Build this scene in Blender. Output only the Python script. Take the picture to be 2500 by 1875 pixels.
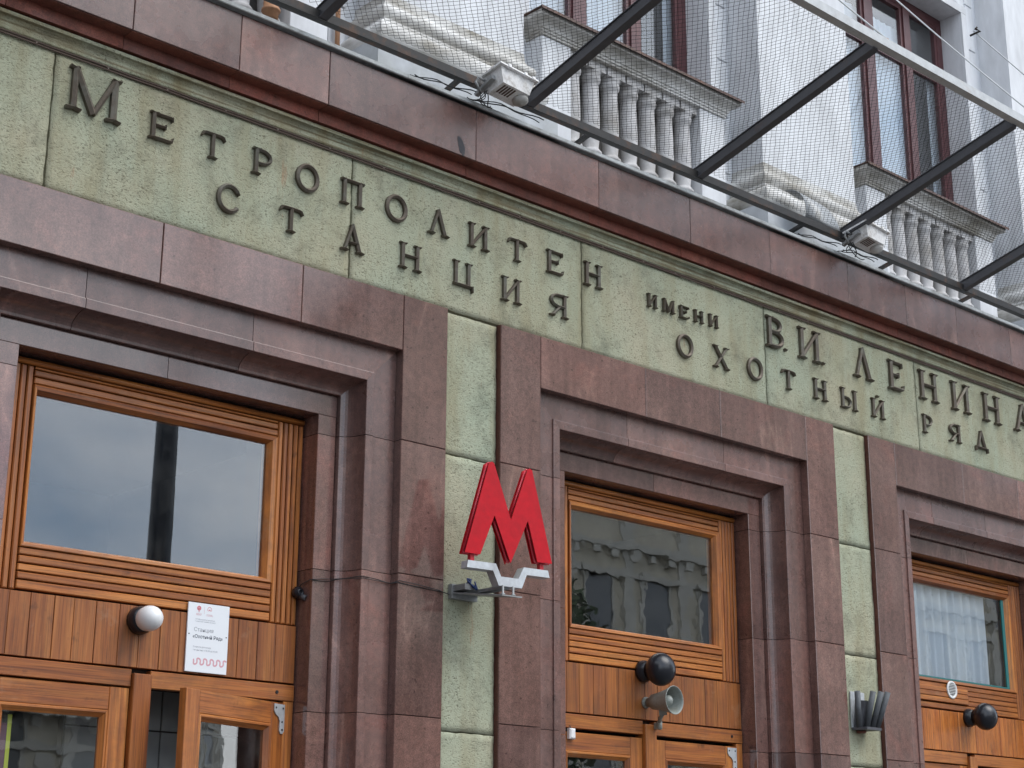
import bpy, bmesh, math, random
from mathutils import Vector, Matrix, noise as mnoise
random.seed(7)
S = bpy.context.scene
for o in list(bpy.data.objects):
    bpy.data.objects.remove(o)
COL = S.collection
PI = math.pi

# ------------------------------------------------------------------ camera
EYE = Vector((0.0, -7.0, 1.6))
yaw, pitch, roll = 0.745115, 0.293599, 0.004661
fwd = Vector((math.sin(yaw) * math.cos(pitch), math.cos(yaw) * math.cos(pitch), math.sin(pitch)))
rgt = Vector((math.cos(yaw), -math.sin(yaw), 0.0))
upv = rgt.cross(fwd)
r2 = rgt * math.cos(roll) + upv * math.sin(roll)
u2 = -rgt * math.sin(roll) + upv * math.cos(roll)
cam = bpy.data.cameras.new('camera')
cam.sensor_width = 36.0
cam.lens = 4097.2 / 2500 * 36
cam.clip_start, cam.clip_end = 0.1, 2000
camo = bpy.data.objects.new('camera', cam)
COL.objects.link(camo)
m3 = Matrix((r2, u2, -fwd)).transposed()
camo.matrix_world = Matrix.Translation(EYE) @ m3.to_4x4()
S.camera = camo

# ------------------------------------------------------------------ world: overcast sky
SUN_EL, SUN_AZ = math.radians(52), math.radians(150)      # azimuth clockwise from +Y
W = bpy.data.worlds.new('World')
S.world = W
W.use_nodes = True
nt = W.node_tree
for n in list(nt.nodes):
    nt.nodes.remove(n)
out = nt.nodes.new('ShaderNodeOutputWorld')
bg = nt.nodes.new('ShaderNodeBackground')
bg.inputs['Strength'].default_value = 0.10
sky = nt.nodes.new('ShaderNodeTexSky')
sky.sky_type = 'NISHITA'
sky.sun_disc = False
sky.sun_elevation = SUN_EL
sky.sun_rotation = SUN_AZ
sky.air_density, sky.dust_density, sky.ozone_density = 1.0, 2.0, 1.0
tc = nt.nodes.new('ShaderNodeTexCoord')
mp = nt.nodes.new('ShaderNodeMapping')
mp.inputs['Scale'].default_value = (1, 1, 2.2)
cn = nt.nodes.new('ShaderNodeTexNoise')
cn.inputs['Scale'].default_value = 2.6
cn.inputs['Detail'].default_value = 6
cn.inputs['Roughness'].default_value = 0.55
cr = nt.nodes.new('ShaderNodeValToRGB')
cr.color_ramp.elements[0].position = 0.36
cr.color_ramp.elements[0].color = (3.3, 4.5, 6.2, 1)
cr.color_ramp.elements[1].position = 0.62
cr.color_ramp.elements[1].color = (9.6, 9.9, 10.3, 1)
mx = nt.nodes.new('ShaderNodeMix')
mx.data_type = 'RGBA'
mx.inputs[0].default_value = 0.86
L = nt.links.new
L(tc.outputs['Generated'], mp.inputs[0])
L(mp.outputs[0], cn.inputs['Vector'])
L(cn.outputs[0], cr.inputs[0])
L(sky.outputs[0], mx.inputs[6])
L(cr.outputs[0], mx.inputs[7])
L(mx.outputs[2], bg.inputs['Color'])
L(bg.outputs[0], out.inputs[0])

# ------------------------------------------------------------------ sun (veiled)
sl = bpy.data.lights.new('sun', 'SUN')
sl.energy = 0.8
sl.angle = math.radians(38)
sl.color = (1.0, 0.96, 0.90)
so = bpy.data.objects.new('sun', sl)
COL.objects.link(so)
sd = Vector((math.sin(SUN_AZ) * math.cos(SUN_EL), math.cos(SUN_AZ) * math.cos(SUN_EL), math.sin(SUN_EL)))
so.rotation_euler = (-sd).to_track_quat('-Z', 'Y').to_euler()
so.location = sd * 50
S.view_settings.view_transform = 'Standard'
S.view_settings.look = 'None'
S.view_settings.exposure = 1.30
S.view_settings.gamma = 1.0
S.view_settings.use_curve_mapping = False
S.render.engine = 'CYCLES'
S.cycles.max_bounces = 8
S.cycles.transparent_max_bounces = 12


# ------------------------------------------------------------------ mesh helpers
class MB:
    def __init__(s):
        s.v, s.f, s.sm = [], [], []

    def add(s, vs, fs, smooth=False):
        b = len(s.v)
        s.v += [tuple(p) for p in vs]
        s.f += [tuple(i + b for i in f) for f in fs]
        s.sm += [smooth] * len(fs)
        return s

    def box(s, x0, x1, y0, y1, z0, z1):
        return s.add([(x0, y0, z0), (x1, y0, z0), (x1, y1, z0), (x0, y1, z0), (x0, y0, z1), (x1, y0, z1), (x1, y1, z1), (x0, y1, z1)],
                     [(0, 3, 2, 1), (4, 5, 6, 7), (0, 1, 5, 4), (1, 2, 6, 5), (2, 3, 7, 6), (3, 0, 4, 7)])

    def slab(s, x0, x1, z0, z1, yf, yb, ch=0.003):
        """slab in the XZ plane, front face at yf (towards -Y) with chamfered front edges"""
        c = ch
        return s.add([(x0 + c, yf, z0 + c), (x1 - c, yf, z0 + c), (x1 - c, yf, z1 - c), (x0 + c, yf, z1 - c),
                      (x0, yf + c, z0), (x1, yf + c, z0), (x1, yf + c, z1), (x0, yf + c, z1),
                      (x0, yb, z0), (x1, yb, z0), (x1, yb, z1), (x0, yb, z1)],
                     [(0, 1, 2, 3), (4, 5, 1, 0), (5, 6, 2, 1), (6, 7, 3, 2), (7, 4, 0, 3),
                      (8, 9, 5, 4), (9, 10, 6, 5), (10, 11, 7, 6), (11, 8, 4, 7), (11, 10, 9, 8)])

    def prism(s, A, B, smooth=False):
        """two matching rings of 3D points joined, ends capped"""
        n = len(A)
        b = len(s.v)
        s.v += [tuple(p) for p in A] + [tuple(p) for p in B]
        for i in range(n):
            j = (i + 1) % n
            s.f.append((b + i, b + j, b + n + j, b + n + i))
            s.sm.append(smooth)
        s.f.append(tuple(b + i for i in reversed(range(n))))
        s.f.append(tuple(b + n + i for i in range(n)))
        s.sm += [False, False]
        return s

    def lathe(s, o, axis, prof, n=20, smooth=True, cap=True):
        """prof: list of (distance along axis, radius)"""
        ax = Vector(axis).normalized()
        t = Vector((0, 0, 1)) if abs(ax.z) < 0.9 else Vector((1, 0, 0))
        a = ax.cross(t).normalized()
        c = ax.cross(a)
        b = len(s.v)
        o = Vector(o)
        for d, r in prof:
            for k in range(n):
                th = 2 * PI * k / n
                s.v.append(tuple(o + ax * d + (a * math.cos(th) + c * math.sin(th)) * r))
        for i in range(len(prof) - 1):
            for k in range(n):
                k2 = (k + 1) % n
                s.f.append((b + i * n + k, b + i * n + k2, b + (i + 1) * n + k2, b + (i + 1) * n + k))
                s.sm.append(smooth)
        if cap:
            s.f.append(tuple(b + k for k in reversed(range(n))))
            e = b + (len(prof) - 1) * n
            s.f.append(tuple(e + k for k in range(n)))
            s.sm += [False, False]
        return s

    def tube(s, pts, r, n=6, smooth=True):
        pts = [Vector(p) for p in pts]
        b = len(s.v)
        for i, p in enumerate(pts):
            d = (pts[min(i + 1, len(pts) - 1)] - pts[max(i - 1, 0)]).normalized()
            t = Vector((0, 0, 1)) if abs(d.z) < 0.9 else Vector((1, 0, 0))
            a = d.cross(t).normalized()
            c = d.cross(a)
            for k in range(n):
                th = 2 * PI * k / n
                s.v.append(tuple(p + (a * math.cos(th) + c * math.sin(th)) * r))
        for i in range(len(pts) - 1):
            for k in range(n):
                k2 = (k + 1) % n
                s.f.append((b + i * n + k, b + i * n + k2, b + (i + 1) * n + k2, b + (i + 1) * n + k))
                s.sm.append(smooth)
        s.f.append(tuple(b + k for k in reversed(range(n))))
        e = b + (len(pts) - 1) * n
        s.f.append(tuple(e + k for k in range(n)))
        s.sm += [False, False]
        return s

    def beam(s, p, q, w, h):
        """box beam from p to q, w across, h in the vertical plane"""
        p, q = Vector(p), Vector(q)
        d = (q - p).normalized()
        a = d.cross(Vector((0, 0, 1))).normalized() * (w / 2)
        c = a.normalized().cross(d).normalized() * (h / 2)
        return s.prism([p - a - c, p + a - c, p + a + c, p - a + c], [q - a - c, q + a - c, q + a + c, q - a + c])

    def mesh(s, name):
        me = bpy.data.meshes.new(name)
        me.from_pydata(s.v, [], s.f)
        bm = bmesh.new()
        bm.from_mesh(me)
        bmesh.ops.recalc_face_normals(bm, faces=bm.faces)
        bm.to_mesh(me)
        bm.free()
        me.polygons.foreach_set('use_smooth', s.sm)
        return me

    def obj(s, name, mat, parent=None, **tags):
        me = s.mesh(name)
        me.materials.append(mat)
        return link(bpy.data.objects.new(name, me), parent, **tags)


def link(o, parent=None, **tags):
    COL.objects.link(o)
    if parent:
        o.parent = parent
        o.matrix_parent_inverse = parent.matrix_world.inverted() if False else Matrix.Translation(-world_loc(parent))
    for k, v in tags.items():
        o[k] = v
    return o


def world_loc(o):
    p = Vector((0, 0, 0))
    while o is not None:
        p += o.location if o.parent is None else Vector((0, 0, 0))
        o = o.parent
    return p


def empty(name, loc=(0, 0, 0), parent=None, **tags):
    o = bpy.data.objects.new(name, None)
    o.empty_display_size = 0.2
    if parent is None:
        o.location = loc
    return link(o, parent, **tags)


# ------------------------------------------------------------------ materials
def mat(name, base=(0.5, 0.5, 0.5), rough=0.6, metal=0.0, spec=0.5):
    m = bpy.data.materials.new(name)
    m.use_nodes = True
    b = m.node_tree.nodes['Principled BSDF']
    b.inputs['Base Color'].default_value = (*base, 1)
    b.inputs['Roughness'].default_value = rough
    b.inputs['Metallic'].default_value = metal
    b.inputs['Specular IOR Level'].default_value = spec
    return m, m.node_tree, b


def nd(t, typ, **kw):
    n = t.nodes.new(typ)
    for k, v in kw.items():
        if k in n.inputs:
            n.inputs[k].default_value = v
        else:
            setattr(n, k, v)
    return n


def coords(t, scale=(1, 1, 1), rnd=True, rot=(0, 0, 0)):
    """object coordinates, shifted per object so that no two pieces share a pattern"""
    c = nd(t, 'ShaderNodeTexCoord')
    m = nd(t, 'ShaderNodeMapping')
    m.inputs['Scale'].default_value = scale
    m.inputs['Rotation'].default_value = rot
    if rnd:
        i = nd(t, 'ShaderNodeObjectInfo')
        w = nd(t, 'ShaderNodeTexWhiteNoise', noise_dimensions='1D')
        t.links.new(i.outputs['Random'], w.inputs['W'])
        k = nd(t, 'ShaderNodeVectorMath', operation='SCALE')
        k.inputs['Scale'].default_value = 40.0
        t.links.new(w.outputs['Color'], k.inputs[0])
        a = nd(t, 'ShaderNodeVectorMath', operation='ADD')
        t.links.new(c.outputs['Object'], a.inputs[0])
        t.links.new(k.outputs[0], a.inputs[1])
        t.links.new(a.outputs[0], m.inputs['Vector'])
    else:
        t.links.new(c.outputs['Object'], m.inputs['Vector'])
    return m.outputs[0]


def noise(t, vec, scale, detail=4, rough=0.55, dist=0.0):
    n = nd(t, 'ShaderNodeTexNoise', Scale=scale, Detail=detail, Roughness=rough, Distortion=dist)
    t.links.new(vec, n.inputs['Vector'])
    return n.outputs[0]


def ramp(t, fac, stops):
    r = nd(t, 'ShaderNodeValToRGB')
    e = r.color_ramp.elements
    e[0].position, e[0].color = stops[0][0], (*stops[0][1], 1) if len(stops[0][1]) == 3 else stops[0][1]
    e[1].position, e[1].color = stops[-1][0], (*stops[-1][1], 1)
    for p, c in stops[1:-1]:
        x = e.new(p)
        x.color = (*c, 1)
    t.links.new(fac, r.inputs[0])
    return r.outputs[0]


def mixc(t, fac, a, b, mode='MIX'):
    m = nd(t, 'ShaderNodeMix', data_type='RGBA', blend_type=mode)
    for s, i in ((fac, 0), (a, 6), (b, 7)):
        if isinstance(s, (int, float)):
            m.inputs[i].default_value = s
        elif isinstance(s, tuple):
            m.inputs[i].default_value = (*s, 1)
        else:
            t.links.new(s, m.inputs[i])
    return m.outputs[2]


def math_(t, op, a, b=0.0):
    m = nd(t, 'ShaderNodeMath', operation=op)
    for s, i in ((a, 0), (b, 1)):
        if isinstance(s, (int, float)):
            m.inputs[i].default_value = s
        else:
            t.links.new(s, m.inputs[i])
    return m.outputs[0]


def bump(t, b, h, strength=0.3, dist=0.01):
    n = nd(t, 'ShaderNodeBump', Strength=strength, Distance=dist)
    t.links.new(h, n.inputs['Height'])
    t.links.new(n.outputs[0], b.inputs['Normal'])


G3 = lambda g: (g, g, g)


def stone_mat(name, dark, light, vein, rough, veins=1.0):
    m, t, b = mat(name, rough=rough)
    v = coords(t)
    big = noise(t, v, 1.6, 6, 0.6, 0.6)
    c = ramp(t, big, [(0.30, dark), (0.72, light)])
    # pale veins: thin bands where a warped noise crosses its middle value
    vv = coords(t, (1.0, 1.0, 0.28), True, (0, math.radians(38), 0))
    vn = noise(t, vv, 0.9, 4, 0.5, 0.7)
    d = math_(t, 'ABSOLUTE', math_(t, 'SUBTRACT', vn, 0.5))
    band = ramp(t, d, [(0.0, G3(1.0)), (0.006, G3(0.4)), (0.030, G3(0.0))])
    msk = ramp(t, noise(t, v, 1.3, 4, 0.65), [(0.46, G3(0.0)), (0.68, G3(0.65 * veins))])
    c = mixc(t, math_(t, 'MULTIPLY', band, msk), c, vein)
    # reddish clouds
    red = ramp(t, noise(t, v, 2.6, 4, 0.6, 0.8), [(0.56, G3(0.0)), (0.78, G3(0.55))])
    c = mixc(t, red, c, (light[0] * 1.25, light[1] * 0.92, light[2] * 0.86))
    # crystals
    sp = noise(t, v, 150, 3, 0.7)
    c = mixc(t, 1.0, c, ramp(t, sp, [(0.30, G3(0.66)), (0.5, G3(1.0)), (0.72, G3(1.42))]), 'MULTIPLY')
    mt = noise(t, v, 26, 4, 0.7)
    c = mixc(t, 1.0, c, ramp(t, mt, [(0.32, G3(0.80)), (0.5, G3(1.0)), (0.70, (1.26, 1.20, 1.17))]), 'MULTIPLY')
    # a few small dark chips and fine scratches
    ch = ramp(t, noise(t, v, 34, 2, 0.5), [(0.26, G3(0.55)), (0.31, G3(1.0))])
    c = mixc(t, 1.0, c, ch, 'MULTIPLY')
    oi = nd(t, 'ShaderNodeObjectInfo')
    c = mixc(t, 1.0, c, ramp(t, oi.outputs['Random'], [(0.0, (0.84, 0.83, 0.86)), (0.55, (1.02, 1.0, 1.0)), (1.0, (1.24, 1.12, 1.10))]), 'MULTIPLY')
    # rain streaks and dirt on the polish
    vs = coords(t, (7, 7, 0.5))
    st = ramp(t, noise(t, vs, 1.5, 4, 0.6), [(0.35, G3(0.80)), (0.62, G3(1.05))])
    c = mixc(t, 1.0, c, st, 'MULTIPLY')
    t.links.new(c, b.inputs['Base Color'])
    rr = ramp(t, noise(t, v, 5, 4), [(0.3, G3(rough * 0.75)), (0.7, G3(rough * 1.35))])
    t.links.new(rr, b.inputs['Roughness'])
    bump(t, b, noise(t, v, 60, 3), 0.03 if rough < 0.3 else 0.12, 0.004)
    return m


GRANITE = stone_mat('polished_brown_granite', (0.128, 0.070, 0.058), (0.212, 0.124, 0.104), (0.44, 0.27, 0.215), 0.10)
HONED = stone_mat('honed_brown_granite', (0.122, 0.066, 0.055), (0.200, 0.116, 0.098), (0.44, 0.27, 0.215), 0.27)
HONED.node_tree.nodes['Principled BSDF'].inputs['Specular IOR Level'].default_value = 0.8
GRANITE.node_tree.nodes['Principled BSDF'].inputs['Specular IOR Level'].default_value = 0.9
GRANITE_RED = stone_mat('matt_red_granite', (0.15, 0.045, 0.030), (0.22, 0.075, 0.050), (0.33, 0.15, 0.10), 0.6, 0.6)
GRANITE_SIDE = stone_mat('sawn_red_granite', (0.10, 0.034, 0.024), (0.14, 0.052, 0.036), (0.2, 0.1, 0.08), 0.6, 0.3)


def stucco_mat(name, stains, streaky=False):
    m, t, b = mat(name, rough=0.92, spec=0.2)
    v = coords(t, rnd=False)
    c = ramp(t, noise(t, v, 1.3, 5, 0.6), [(0.30, (0.445, 0.410, 0.290)), (0.48, (0.415, 0.422, 0.305)), (0.72, (0.370, 0.415, 0.310))])
    # pebbly pits: short, slightly vertical worm strokes
    vp = coords(t, (78, 78, 130), rnd=False)
    pit = noise(t, vp, 1.0, 3, 0.6, 0.6)
    vb = coords(t, (1, 1, 1), rnd=False)
    amount = ramp(t, noise(t, vb, 2.2, 3), [(0.32, G3(0.35)), (0.64, G3(1.0))])
    dark = ramp(t, pit, [(0.33, G3(0.9)), (0.43, G3(0.0))])
    c = mixc(t, math_(t, 'MULTIPLY', dark, amount), c, (0.10, 0.09, 0.055))
    # dirty brown runs
    vr = coords(t, (3.2, 3.2, 0.55), rnd=False)
    run = ramp(t, noise(t, vr, 1.7, 5, 0.62), [(0.46, G3(0.0)), (0.72, G3(0.65 * stains))])
    c = mixc(t, run, c, (0.30, 0.255, 0.145))
    # rust
    vx = coords(t, (5.5, 5.5, 1.0), rnd=False)
    rust = ramp(t, noise(t, vx, 1.25, 5, 0.7), [(0.655, G3(0.0)), (0.75, G3(0.75 * stains))])
    c = mixc(t, rust, c, (0.38, 0.14, 0.06))
    if streaky:
        vl = coords(t, (1.2, 30, 75), rnd=False)
        lng = ramp(t, noise(t, vl, 1.0, 5, 0.6), [(0.46, G3(0.0)), (0.60, G3(0.8))])
        c = mixc(t, lng, c, (0.19, 0.15, 0.085))
    # black soot
    soot = ramp(t, noise(t, v, 3.4, 6, 0.75), [(0.50, G3(0.0)), (0.78, G3(0.6))])
    c = mixc(t, soot, c, (0.09, 0.085, 0.06))
    t.links.new(c, b.inputs['Base Color'])
    h = math_(t, 'ADD', math_(t, 'MULTIPLY', ramp(t, pit, [(0.30, G3(0.0)), (0.52, G3(1.0))]), 1.0), math_(t, 'MULTIPLY', noise(t, v, 45, 4), 0.6))
    bump(t, b, h, 0.55, 0.007)
    return m


STUCCO = stucco_mat('green_pebbled_stucco', 0.9)
CORNICE = stucco_mat('green_dirty_cornice', 1.6, True)


def wood_mat(name, grain_axis, tone=1.0, gloss=0.38, vary=True):
    m, t, b = mat(name, rough=gloss)
    sc = {'X': (1.3, 3, 22), 'Z': (22, 5, 1.3)}[grain_axis]
    v = coords(t, sc)
    g = noise(t, v, 1.0, 6, 0.62, 0.5)
    c = ramp(t, g, [(0.25, (0.20 * tone, 0.052 * tone, 0.016 * tone)), (0.48, (0.385 * tone, 0.125 * tone, 0.030 * tone)), (0.75, (0.54 * tone, 0.208 * tone, 0.053 * tone))])
    fs = {'X': (2.5, 8, 160), 'Z': (160, 20, 2.5)}[grain_axis]
    f = ramp(t, noise(t, coords(t, fs), 1.0, 3, 0.6), [(0.34, G3(0.62)), (0.55, G3(1.08))])
    c = mixc(t, 1.0, c, f, 'MULTIPLY')
    oi = nd(t, 'ShaderNodeObjectInfo')
    c = mixc(t, 1.0, c, ramp(t, oi.outputs['Random'], [(0.0, (0.70, 0.63, 0.58)), (0.5, (0.96, 0.95, 0.92)), (1.0, (1.24, 1.30, 1.22))] if vary else [(0.0, (0.86, 0.82, 0.80)), (1.0, (1.08, 1.06, 1.04))]), 'MULTIPLY')
    kn = ramp(t, noise(t, coords(t, (3, 3, 3)), 2.4, 3), [(0.24, G3(0.45)), (0.33, G3(1.0))])
    c = mixc(t, 1.0, c, kn, 'MULTIPLY')
    gr = ramp(t, noise(t, coords(t, (1.5, 1.5, 1.5)), 2.0, 5, 0.7), [(0.50, G3(0.0)), (0.78, G3(0.6))])
    c = mixc(t, gr, c, (0.085, 0.042, 0.022))
    wv = ramp(t, noise(t, coords(t, (2, 2, 2)), 2.3, 5, 0.7), [(0.60, G3(0.0)), (0.80, G3(0.5))])
    c = mixc(t, wv, c, (0.40, 0.25, 0.15))
    t.links.new(c, b.inputs['Base Color'])
    t.links.new(ramp(t, g, [(0.3, G3(gloss * 1.35)), (0.7, G3(gloss * 0.8))]), b.inputs['Roughness'])
    bump(t, b, noise(t, coords(t, fs), 1.0, 3), 0.18, 0.003)
    return m


WOOD_X = wood_mat('varnished_wood_along', 'X')
WOOD_Z = wood_mat('varnished_wood_upright', 'Z')
WOOD_ZR = wood_mat('varnished_wood_planks', 'Z', 0.78, 0.45, False)
WOOD_ZG = wood_mat('glossy_wood_planks', 'Z', 1.22, 0.24, False)
GROOVE = mat('dark_groove', (0.018, 0.010, 0.006), 0.9)[0]
MORTAR = mat('dark_mortar', (0.05, 0.04, 0.035), 0.95)[0]


def worn_mat(name, base, dirt, rough, metal=0.0, scale=6.0, amt=0.8, lo=0.48, hi=0.72, stretch=(1, 1, 1)):
    m, t, b = mat(name, base, rough, metal)
    v = coords(t, stretch)
    f = ramp(t, noise(t, v, scale, 6, 0.65), [(lo, G3(0.0)), (hi, G3(amt))])
    c = mixc(t, f, base, dirt)
    c = mixc(t, 1.0, c, ramp(t, noise(t, v, scale * 5, 4), [(0.3, G3(0.88)), (0.7, G3(1.08))]), 'MULTIPLY')
    t.links.new(c, b.inputs['Base Color'])
    bump(t, b, noise(t, v, scale * 9, 4), 0.15, 0.004)
    return m


BRONZE = worn_mat('dark_bronze', (0.135, 0.108, 0.082), (0.19, 0.19, 0.155), 0.5, 0.40, 9)
PLASTER = worn_mat('white_facade_plaster', (0.68, 0.69, 0.71), (0.45, 0.45, 0.455), 0.85, 0, 2.2, 0.7, 0.42, 0.74, (1, 1, 0.28))
PLASTER_D = worn_mat('grimy_plaster', (0.66, 0.65, 0.63), (0.235, 0.215, 0.175), 0.9, 0, 3.0, 0.95, 0.38, 0.66, (0.7, 0.7, 1.6))
PLASTER_G = worn_mat('grey_base_plaster', (0.47, 0.49, 0.51), (0.36, 0.37, 0.35), 0.85, 0, 2.5, 0.7)
BALUSTER = worn_mat('grey_baluster_plaster', (0.52, 0.51, 0.51), (0.25, 0.23, 0.20), 0.9, 0, 4.0, 0.85, 0.42, 0.72)
NICHE = worn_mat('shade_dark_niche_plaster', (0.20, 0.19, 0.18), (0.11, 0.10, 0.09), 0.95, 0, 5.0)  # dark base stands in for the deep shade behind the balusters
FLASHING = worn_mat('weathered_white_flashing', (0.50, 0.52, 0.52), (0.20, 0.19, 0.17), 0.6, 0, 5.0, 0.8)
BROWNTIN = worn_mat('brown_sheet_metal', (0.085, 0.045, 0.034), (0.16, 0.065, 0.03), 0.55, 0.1, 8)
STEEL_D = worn_mat('dark_and_shaded_grey_steel', (0.072, 0.072, 0.080), (0.13, 0.075, 0.045), 0.5, 0.0, 5, 0.6, 0.58, 0.75)  # frame grey darkened: shade of the strut undersides put into the colour
STEEL_L = worn_mat('pale_and_skylit_grey_steel', (0.50, 0.51, 0.51), (0.33, 0.22, 0.12), 0.5, 0.0, 4, 0.6, 0.62, 0.8)  # frame grey lightened: skylight on the outer rail put into the colour
STEEL_R = worn_mat('rusty_dark_steel', (0.030, 0.028, 0.027), (0.13, 0.055, 0.022), 0.6, 0.1, 7, 0.8, 0.52, 0.70)
NETM = mat('black_net_cord', (0.045, 0.043, 0.042), 0.8)[0]
MAHOG = worn_mat('maroon_window_frame', (0.088, 0.030, 0.033), (0.14, 0.06, 0.06), 0.4, 0, 7)
RED = worn_mat('bright_red_enamel', (0.53, 0.002, 0.012), (0.44, 0.006, 0.014), 0.55, 0, 5)
RED.node_tree.nodes['Principled BSDF'].inputs['Specular IOR Level'].default_value = 0.25
RED_D = worn_mat('red_sign_side', (0.46, 0.010, 0.022), (0.25, 0.008, 0.015), 0.35, 0, 6)
SILVER = worn_mat('silver_grey_metal', (0.56, 0.58, 0.60), (0.38, 0.38, 0.38), 0.42, 0.35, 6)
GALV = worn_mat('galvanised_grey', (0.33, 0.34, 0.345), (0.23, 0.22, 0.2), 0.5, 0.3, 8)
BLACKP = mat('black_plastic', (0.012, 0.013, 0.018), 0.28)[0]
BLACKC = mat('black_cable', (0.018, 0.018, 0.018), 0.6)[0]
OPAL = mat('opal_white_glass', (0.80, 0.80, 0.80), 0.22)[0]
HORNM = worn_mat('pale_green_grey_enamel', (0.27, 0.29, 0.265), (0.22, 0.21, 0.17), 0.45, 0, 14)
LAMPW = worn_mat('chalky_white_paint', (0.88, 0.87, 0.86), (0.36, 0.32, 0.27), 0.7, 0, 14, 0.7, 0.5, 0.68)
ORANGE = worn_mat('rusty_orange_pipe', (0.34, 0.17, 0.085), (0.22, 0.10, 0.05), 0.7, 0, 9)
WHITEP = mat('white_board', (0.78, 0.80, 0.83), 0.4)[0]
INK = mat('dark_ink', (0.05, 0.06, 0.09), 0.6)[0]
INK_G = mat('grey_ink', (0.30, 0.31, 0.35), 0.6)[0]
INK_R = mat('faded_red_ink', (0.62, 0.20, 0.23), 0.6)[0]
INK_P = mat('pink_ink', (0.66, 0.36, 0.40), 0.6)[0]
TEAL = mat('teal_window_rim', (0.02, 0.16, 0.16), 0.4)[0]
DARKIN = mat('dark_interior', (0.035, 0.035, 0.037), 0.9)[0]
YELLOW = mat('yellow_green_tape', (0.50, 0.55, 0.05), 0.6)[0]
PURPLE = mat('muted_purple_print', (0.16, 0.07, 0.10), 0.6)[0]
BLUE = mat('blue_wire', (0.02, 0.05, 0.18), 0.5)[0]


def tile_mat():
    m, t, b = mat('grey_wall_tile', (0.30, 0.31, 0.31), 0.25)
    c = ramp(t, noise(t, coords(t), 4, 3), [(0.3, (0.30, 0.315, 0.315)), (0.7, (0.42, 0.43, 0.42))])
    t.links.new(c, b.inputs['Base Color'])
    return m


TILE = tile_mat()


def curtain_mat():
    m, t, b = mat('sheer_white_curtain', (0.72, 0.79, 0.88), 0.9)
    tr = nd(t, 'ShaderNodeBsdfTranslucent')
    tr.inputs[0].default_value = (0.75, 0.8, 0.86, 1)
    mx = nd(t, 'ShaderNodeMixShader')
    mx.inputs[0].default_value = 0.35
    t.links.new(b.outputs[0], mx.inputs[1])
    t.links.new(tr.outputs[0], mx.inputs[2])
    t.links.new(mx.outputs[0], t.nodes['Material Output'].inputs[0])
    return m


CURTAIN = curtain_mat()


def glass_mat(name, wav, wavscale, tint, gain=2.0):
    m = bpy.data.materials.new(name)
    m.use_nodes = True
    t = m.node_tree
    t.nodes.remove(t.nodes['Principled BSDF'])
    tr = nd(t, 'ShaderNodeBsdfTransparent')
    tr.inputs[0].default_value = (*tint, 1)
    gl = nd(t, 'ShaderNodeBsdfGlossy', Roughness=0.0)
    gl.inputs[0].default_value = (1, 1, 1, 1)
    ge = nd(t, 'ShaderNodeNewGeometry')
    dt = nd(t, 'ShaderNodeVectorMath', operation='DOT_PRODUCT')
    t.links.new(ge.outputs['Incoming'], dt.inputs[0])
    t.links.new(ge.outputs['Normal'], dt.inputs[1])
    gr = math_(t, 'POWER', math_(t, 'SUBTRACT', 1.0, math_(t, 'ABSOLUTE', dt.outputs['Value'])), 5.0)
    mul = math_(t, 'ADD', 0.045 * gain, math_(t, 'MULTIPLY', gr, 1.0 - 0.045 * gain))
    mx = nd(t, 'ShaderNodeMixShader')
    t.links.new(mul, mx.inputs[0])
    t.links.new(tr.outputs[0], mx.inputs[1])
    t.links.new(gl.outputs[0], mx.inputs[2])
    # a film of street dust
    df = nd(t, 'ShaderNodeBsdfDiffuse')
    df.inputs[0].default_value = (0.45, 0.44, 0.41, 1)
    mx2 = nd(t, 'ShaderNodeMixShader')
    t.links.new(ramp(t, noise(t, coords(t), 7, 6, 0.7), [(0.40, G3(0.0)), (0.85, G3(0.035))]), mx2.inputs[0])
    t.links.new(mx.outputs[0], mx2.inputs[1])
    t.links.new(df.outputs[0], mx2.inputs[2])
    t.links.new(mx2.outputs[0], t.nodes['Material Output'].inputs[0])
    if wav > 0:
        bp = nd(t, 'ShaderNodeBump', Strength=wav, Distance=0.01)
        t.links.new(noise(t, coords(t), wavscale, 2, 0.5), bp.inputs['Height'])
        t.links.new(bp.outputs[0], gl.inputs['Normal'])
    return m


GLASS = glass_mat('flat_window_glass', 0.012, 2.0, (0.955, 0.97, 0.975))
GLASS_OLD = glass_mat('rippled_old_glass', 0.035, 5.0, (0.955, 0.97, 0.97))

# ------------------------------------------------------------------ ground
def flat(name, x0, x1, y0, y1, z, m):
    return MB().add([(x0, y0, z), (x1, y0, z), (x1, y1, z), (x0, y1, z)], [(0, 1, 2, 3)]).obj(name, m, kind='structure')


PAVE = worn_mat('grey_paving', (0.085, 0.083, 0.082), (0.055, 0.054, 0.053), 0.8, 0, 1.2)
ASPHALT = worn_mat('asphalt', (0.055, 0.055, 0.057), (0.085, 0.085, 0.085), 0.85, 0, 1.5)
EARTH = worn_mat('distant_ground', (0.10, 0.10, 0.095), (0.07, 0.08, 0.06), 0.95, 0, 0.05)
flat('ground', -600, 700, -700, 600, -0.14, EARTH)
flat('road', -300, 400, -27, -11.0, -0.13, ASPHALT)
MB().box(-300, 400, -10.85, 1.0, -0.3, 0.0).obj('pavement', PAVE, kind='structure')
MB().box(-300, 400, -11.0, -10.852, -0.3, 0.004).obj('kerb', PAVE, kind='structure')
MB().box(-300, 400, -46, -27.0, -0.3, 0.0).obj('far_pavement', PAVE, kind='structure')
mk = MB()
for i in range(-20, 60):
    mk.add([(i * 4, -19.06, -0.126), (i * 4 + 2, -19.06, -0.126), (i * 4 + 2, -18.94, -0.126), (i * 4, -18.94, -0.126)], [(0, 1, 2, 3)])
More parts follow.
